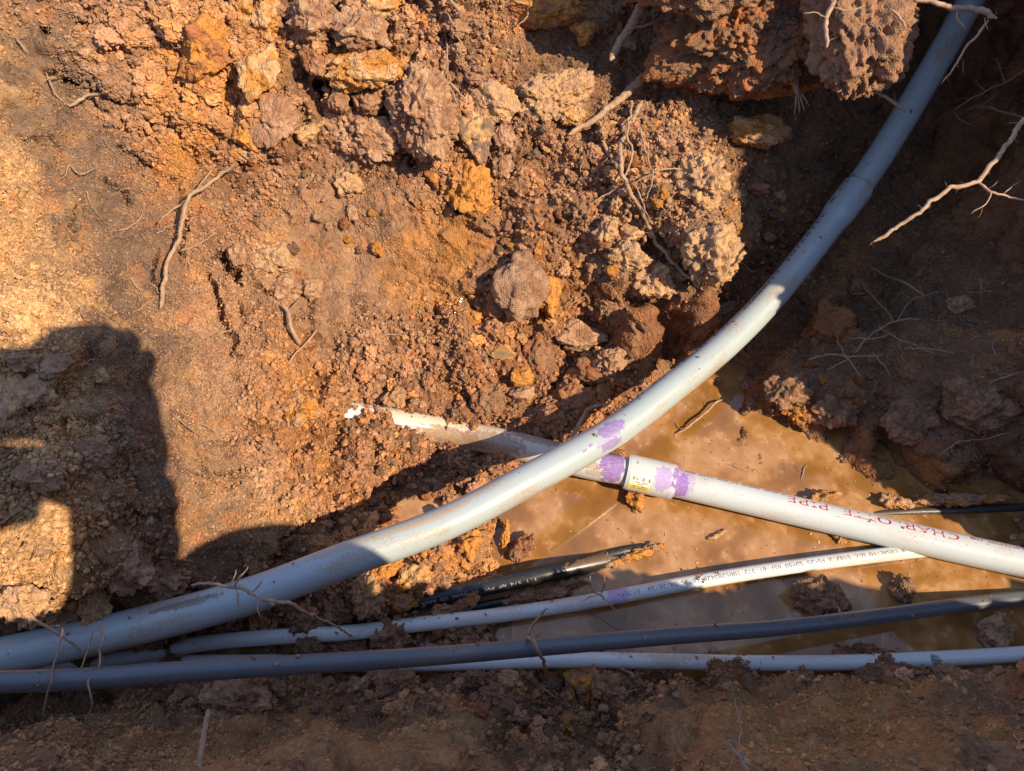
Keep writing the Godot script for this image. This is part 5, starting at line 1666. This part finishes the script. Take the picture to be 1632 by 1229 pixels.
func blob_mesh(bones: Array, h: float, k: float) -> ArrayMesh:
	# bones: [from, radius, to, radius]; joined smoothly and meshed as surface nets
	var lo := Vector3.ONE * 1e9
	var hi := -lo
	for b in bones:
		for e in [[b[0], b[1]], [b[2], b[3]]]:
			lo = lo.min(e[0] - Vector3.ONE * (e[1] + 3.0 * h))
			hi = hi.max(e[0] + Vector3.ONE * (e[1] + 3.0 * h))
	var nx := int((hi.x - lo.x) / h) + 2
	var ny := int((hi.y - lo.y) / h) + 2
	var nz := int((hi.z - lo.z) / h) + 2
	var fld := PackedFloat32Array()
	fld.resize(nx * ny * nz)
	fld.fill(1.0)
	for b in bones:
		var pa: Vector3 = b[0]
		var pb: Vector3 = b[2]
		var ra: float = b[1]
		var rb: float = b[3]
		var m := maxf(ra, rb) + 2.0 * k + 2.0 * h
		var l2 := ((pa.min(pb) - Vector3.ONE * m - lo) / h).floor()
		var h2 := ((pa.max(pb) + Vector3.ONE * m - lo) / h).ceil()
		var ab := pb - pa
		var inv := 1.0 / maxf(ab.length_squared(), 1e-9)
		for z in range(maxi(int(l2.z), 0), mini(int(h2.z) + 1, nz)):
			for y in range(maxi(int(l2.y), 0), mini(int(h2.y) + 1, ny)):
				for x in range(maxi(int(l2.x), 0), mini(int(h2.x) + 1, nx)):
					var p := lo + Vector3(x, y, z) * h
					var t := clampf((p - pa).dot(ab) * inv, 0.0, 1.0)
					var d := (p - pa - ab * t).length() - lerpf(ra, rb, t)
					var i := (z * ny + y) * nx + x
					var e := fld[i]
					var q := clampf(0.5 + 0.5 * (e - d) / k, 0.0, 1.0)
					fld[i] = lerpf(e, d, q) - k * q * (1.0 - q)
	var vid := {}
	var v := PackedVector3Array()
	var nn := PackedVector3Array()
	var sx := 1
	var sy := nx
	var sz := nx * ny
	for z in nz - 1:
		for y in ny - 1:
			for x in nx - 1:
				var i := (z * ny + y) * nx + x
				var inside := 0
				for c in 8:
					if fld[i + (c & 1) * sx + ((c >> 1) & 1) * sy + ((c >> 2) & 1) * sz] < 0.0:
						inside += 1
				if inside == 0 or inside == 8:
					continue
				var sum := Vector3.ZERO
				var cnt := 0
				for e in [[0, 1], [2, 3], [4, 5], [6, 7], [0, 2], [1, 3], [4, 6], [5, 7], [0, 4], [1, 5], [2, 6], [3, 7]]:
					var ca: int = e[0]
					var cb: int = e[1]
					var fa := fld[i + (ca & 1) * sx + ((ca >> 1) & 1) * sy + ((ca >> 2) & 1) * sz]
					var fb := fld[i + (cb & 1) * sx + ((cb >> 1) & 1) * sy + ((cb >> 2) & 1) * sz]
					if (fa < 0.0) != (fb < 0.0):
						var va := Vector3(ca & 1, (ca >> 1) & 1, (ca >> 2) & 1)
						var vb := Vector3(cb & 1, (cb >> 1) & 1, (cb >> 2) & 1)
						sum += va.lerp(vb, fa / (fa - fb))
						cnt += 1
				vid[i] = v.size()
				v.append(lo + (Vector3(x, y, z) + sum / cnt) * h)
				nn.append(Vector3(fld[i + 1] - fld[i], fld[i + sy] - fld[i], fld[i + sz] - fld[i]).normalized())
	var idx := PackedInt32Array()
	for i in vid:
		for ax in [[sx, sy, sz], [sy, sz, sx], [sz, sx, sy]]:
			var a: int = ax[0]
			var b: int = ax[1]
			var c: int = ax[2]
			if (fld[i] < 0.0) == (fld[i + a] < 0.0):
				continue
			if vid.has(i - b) and vid.has(i - c) and vid.has(i - b - c):
				var q := [vid[i], vid[i - b], vid[i - b - c], vid[i - c]]
				if fld[i] < 0.0:
					idx.append_array([q[0], q[2], q[1], q[0], q[3], q[2]])
				else:
					idx.append_array([q[0], q[1], q[2], q[0], q[2], q[3]])
	return arrays_mesh(v, nn, PackedColorArray(), PackedVector2Array(), idx)

func make_photographer() -> void:
	var skin := plain(lin(.42, .25, .17), .6)
	var cloth := plain(lin(.05, .06, .09), .9)
	var root := Node3D.new()
	root.name = numbered("person")
	add_child(root)
	tag(root, "person kneeling on the near bank holding a phone out over the trench", "person")
	# right hand round the end of the phone, forearm down to the elbow
	var hand := [
		[cam_pt(.098, .022, -.024), .026, cam_pt(.130, .040, -.022), .028], [cam_pt(.130, .040, -.022), .028, cam_pt(.168, .028, -.022), .028],
		[cam_pt(0.178, -.085, -.035), .034, cam_pt(0.178, -.045, -.030), .038],
		[cam_pt(0.194, -.040, -.028), .028, cam_pt(0.196, .004, -.024), .024],
		[cam_pt(0.154, -.062, -.032), .026, cam_pt(0.128, -.055, -.034), .022],
		[cam_pt(0.164, -.040, -.030), .030, cam_pt(0.150, .018, -.024), .026],
		[cam_pt(0.180, -.040, -.028), .028, cam_pt(0.178, .022, -.024), .026],
		[cam_pt(0.134, .022, -.022), .0125, cam_pt(0.118, .044, -.012), .0115], [cam_pt(0.118, .044, -.012), .0115, cam_pt(0.110, .048, .010), .0095], [cam_pt(0.110, .048, .010), .0095, cam_pt(0.106, .036, .014), .0085],
		[cam_pt(0.156, .030, -.022), .0125, cam_pt(0.142, .060, -.012), .0112], [cam_pt(0.142, .060, -.012), .0112, cam_pt(0.136, .063, .012), .0096], [cam_pt(0.136, .063, .012), .0096, cam_pt(0.132, .046, .015), .0086],
		[cam_pt(0.178, .030, -.022), .0125, cam_pt(0.168, .058, -.012), .0112], [cam_pt(0.168, .058, -.012), .0112, cam_pt(0.162, .060, .012), .0094], [cam_pt(0.162, .060, .012), .0094, cam_pt(0.157, .044, .014), .0084],
		[cam_pt(0.196, .016, -.022), .0115, cam_pt(0.192, .040, -.014), .0100], [cam_pt(0.192, .040, -.014), .0100, cam_pt(0.186, .044, .008), .0086], [cam_pt(0.186, .044, .008), .0086, cam_pt(0.181, .030, .011), .0078],
		[cam_pt(0.164, -.045, -.036), .018, cam_pt(0.134, -.028, -.036), .014], [cam_pt(0.134, -.028, -.036), .014, cam_pt(0.108, -.008, -.030), .0110],
	]
	mesh_node("hand", blob_mesh(hand, .0045, .008), skin, root)
	var sh := Vector3(.17, .95, .58)
	var body := [
		[cam_pt(.190, -.085, -.035), .044, cam_pt(.222, -.26, -.06), .054],
		[cam_pt(.222, -.26, -.06), .054, sh, .064],
		[sh, .075, Vector3(-.14, .97, .60), .075],
		[Vector3(.02, .98, .64), .13, Vector3(.03, .93, .80), .135],
		[Vector3(.03, .93, .80), .135, Vector3(.04, .80, .95), .15],
		[Vector3(-.14, .97, .60), .062, cam_pt(-.20, -.30, -.10), .048],
		[cam_pt(-.16, -.30, -.10), .048, cam_pt(-.050, -.095, -.045), .034],
		[Vector3(.13, .78, .90), .10, Vector3(.225, .635, .13), .074],
		[Vector3(.225, .635, .13), .072, Vector3(.285, .64, .12), .066],
		[Vector3(.25, .63, .13), .066, Vector3(.25, .575, .30), .045],
		[Vector3(.25, .57, .30), .040, Vector3(.25, .57, .12), .035],
		[Vector3(-.05, .76, .92), .10, Vector3(-.10, .61, .72), .062],
		[Vector3(-.10, .61, .72), .062, Vector3(-.10, .585, 1.16), .045],
		[Vector3(-.10, .58, 1.14), .045, Vector3(-.10, .57, 1.28), .035],
	]
	mesh_node("clothed_body", blob_mesh(body, .016, .05), cloth, root)
	var head := [
		[Vector3(-.025, 1.01, .52), .055, Vector3(-.025, 1.06, .45), .052],
		[Vector3(-.025, 1.10, .43), .088, Vector3(-.025, 1.05, .385), .070],
		[Vector3(-.025, 1.035, .345), .016, Vector3(-.025, 1.06, .345), .012],
		[Vector3(-.108, 1.07, .42), .014, Vector3(-.108, 1.10, .425), .016],
		[Vector3(.058, 1.07, .42), .014, Vector3(.058, 1.10, .425), .016],
	]
	mesh_node("head", blob_mesh(head, .010, .02), skin, root)
	# left hand under the lower edge of the phone
	var palm := [[cam_pt(-0.050, -.095, -.045), .028, cam_pt(-0.015, -.060, -.040), .028], [cam_pt(-0.015, -.062, -.042), .028, cam_pt(0.035, -.056, -.040), .026]]
	for k in 4:
		var yy := -.036 - k * .016
		palm.append([cam_pt(0.033, yy, -.040), .0105, cam_pt(.085 - absf(k - 1.2) * .006, yy - .002, -.036), .0095])
		palm.append([cam_pt(.085 - absf(k - 1.2) * .006, yy - .002, -.036), .0095, cam_pt(.117 - absf(k - 1.2) * .009, yy + .001, -.036), .0080])
	palm.append([cam_pt(-0.017, -.045, -.036), .013, cam_pt(0.013, -.022, -.020), .0105])
	palm.append([cam_pt(0.013, -.022, -.020), .0105, cam_pt(0.037, -.012, -.024), .0090])
	mesh_node("hand", blob_mesh(palm, .0045, .008), skin, root)
	# the phone
	var ph := Node3D.new()
	ph.name = numbered("phone")
	add_child(ph)
	tag(ph, "dark slab phone held flat over the trench by the kneeling person", "phone")
	var bm := BoxMesh.new()
	bm.size = Vector3(.158, .076, .0085)
	var dark := plain(lin(.02, .02, .022), .3)
	var b := mesh_node("body", bm, dark, ph)
	b.transform = Transform3D(Basis(RT, UPV, -FW), cam_pt(.062, .012, -.030))
	var cm := CylinderMesh.new()
	cm.top_radius = .006
	cm.bottom_radius = .0075
	cm.height = .003
	var lens := mesh_node("lens_ring", cm, dark, ph)
	lens.transform = Transform3D(Basis(RT, FW, UPV), cam_pt(0, 0, -.0242))

# ---------------------------------------------------------------- build
func _ready() -> void:
	rng.seed = 77
	# camera
	var cam := Camera3D.new()
	cam.name = "camera"
	cam.position = EYE
	cam.rotation_degrees = Vector3(-PITCH, 0, 0)
	cam.fov = rad_to_deg(2.0 * atan(614.5 / FOCAL))
	cam.near = 0.02
	cam.far = 200.0
	add_child(cam)
	cam.current = true
	# sky and exposure
	var env := Environment.new()
	var sky := Sky.new()
	var sm := ProceduralSkyMaterial.new()
	sm.sky_top_color = Color(0.45, 0.54, 0.70)
	sm.sky_horizon_color = Color(0.70, 0.75, 0.83)
	sm.sky_curve = 0.12
	sm.ground_bottom_color = Color(0.25, 0.20, 0.16)
	sm.ground_horizon_color = Color(0.5, 0.5, 0.5)
	sm.sky_energy_multiplier = 1.18
	sky.sky_material = sm
	env.background_mode = Environment.BG_SKY
	env.sky = sky
	env.tonemap_mode = Environment.TONE_MAPPER_LINEAR
	env.tonemap_exposure = 1.55
	env.sdfgi_enabled = true
	env.ssao_enabled = true
	env.ssil_enabled = true
	var we := WorldEnvironment.new()
	we.name = "environment"
	we.environment = env
	add_child(we)
	# sun
	var sun := DirectionalLight3D.new()
	sun.name = "sun"
	sun.light_energy = 1.6
	sun.light_color = Color(1.0, 0.93, 0.80)
	sun.light_angular_distance = 0.5
	sun.shadow_enabled = true
	add_child(sun)
	sun.look_at_from_position(-SUNRAY * 5.0, Vector3.ZERO, Vector3.UP)

	make_materials()
	make_noises()
	var t0 := Time.get_ticks_msec()
	rbf_land()
	print("land ", Time.get_ticks_msec() - t0)
	make_terrain()
	print("terrain ", Time.get_ticks_msec() - t0, " ", TNX, "x", TNZ)
	make_water()
	make_pipes()
	print("pipes ", Time.get_ticks_msec() - t0)
	make_photographer()
	print("person ", Time.get_ticks_msec() - t0)
	make_lumps()
	make_shade_blocks()
	make_small_clods()
	print("lumps ", Time.get_ticks_msec() - t0)
	make_crumbs()
	print("crumbs ", Time.get_ticks_msec() - t0)
	make_roots()
	make_leaves()
	make_flecks()
	print("all ", Time.get_ticks_msec() - t0)
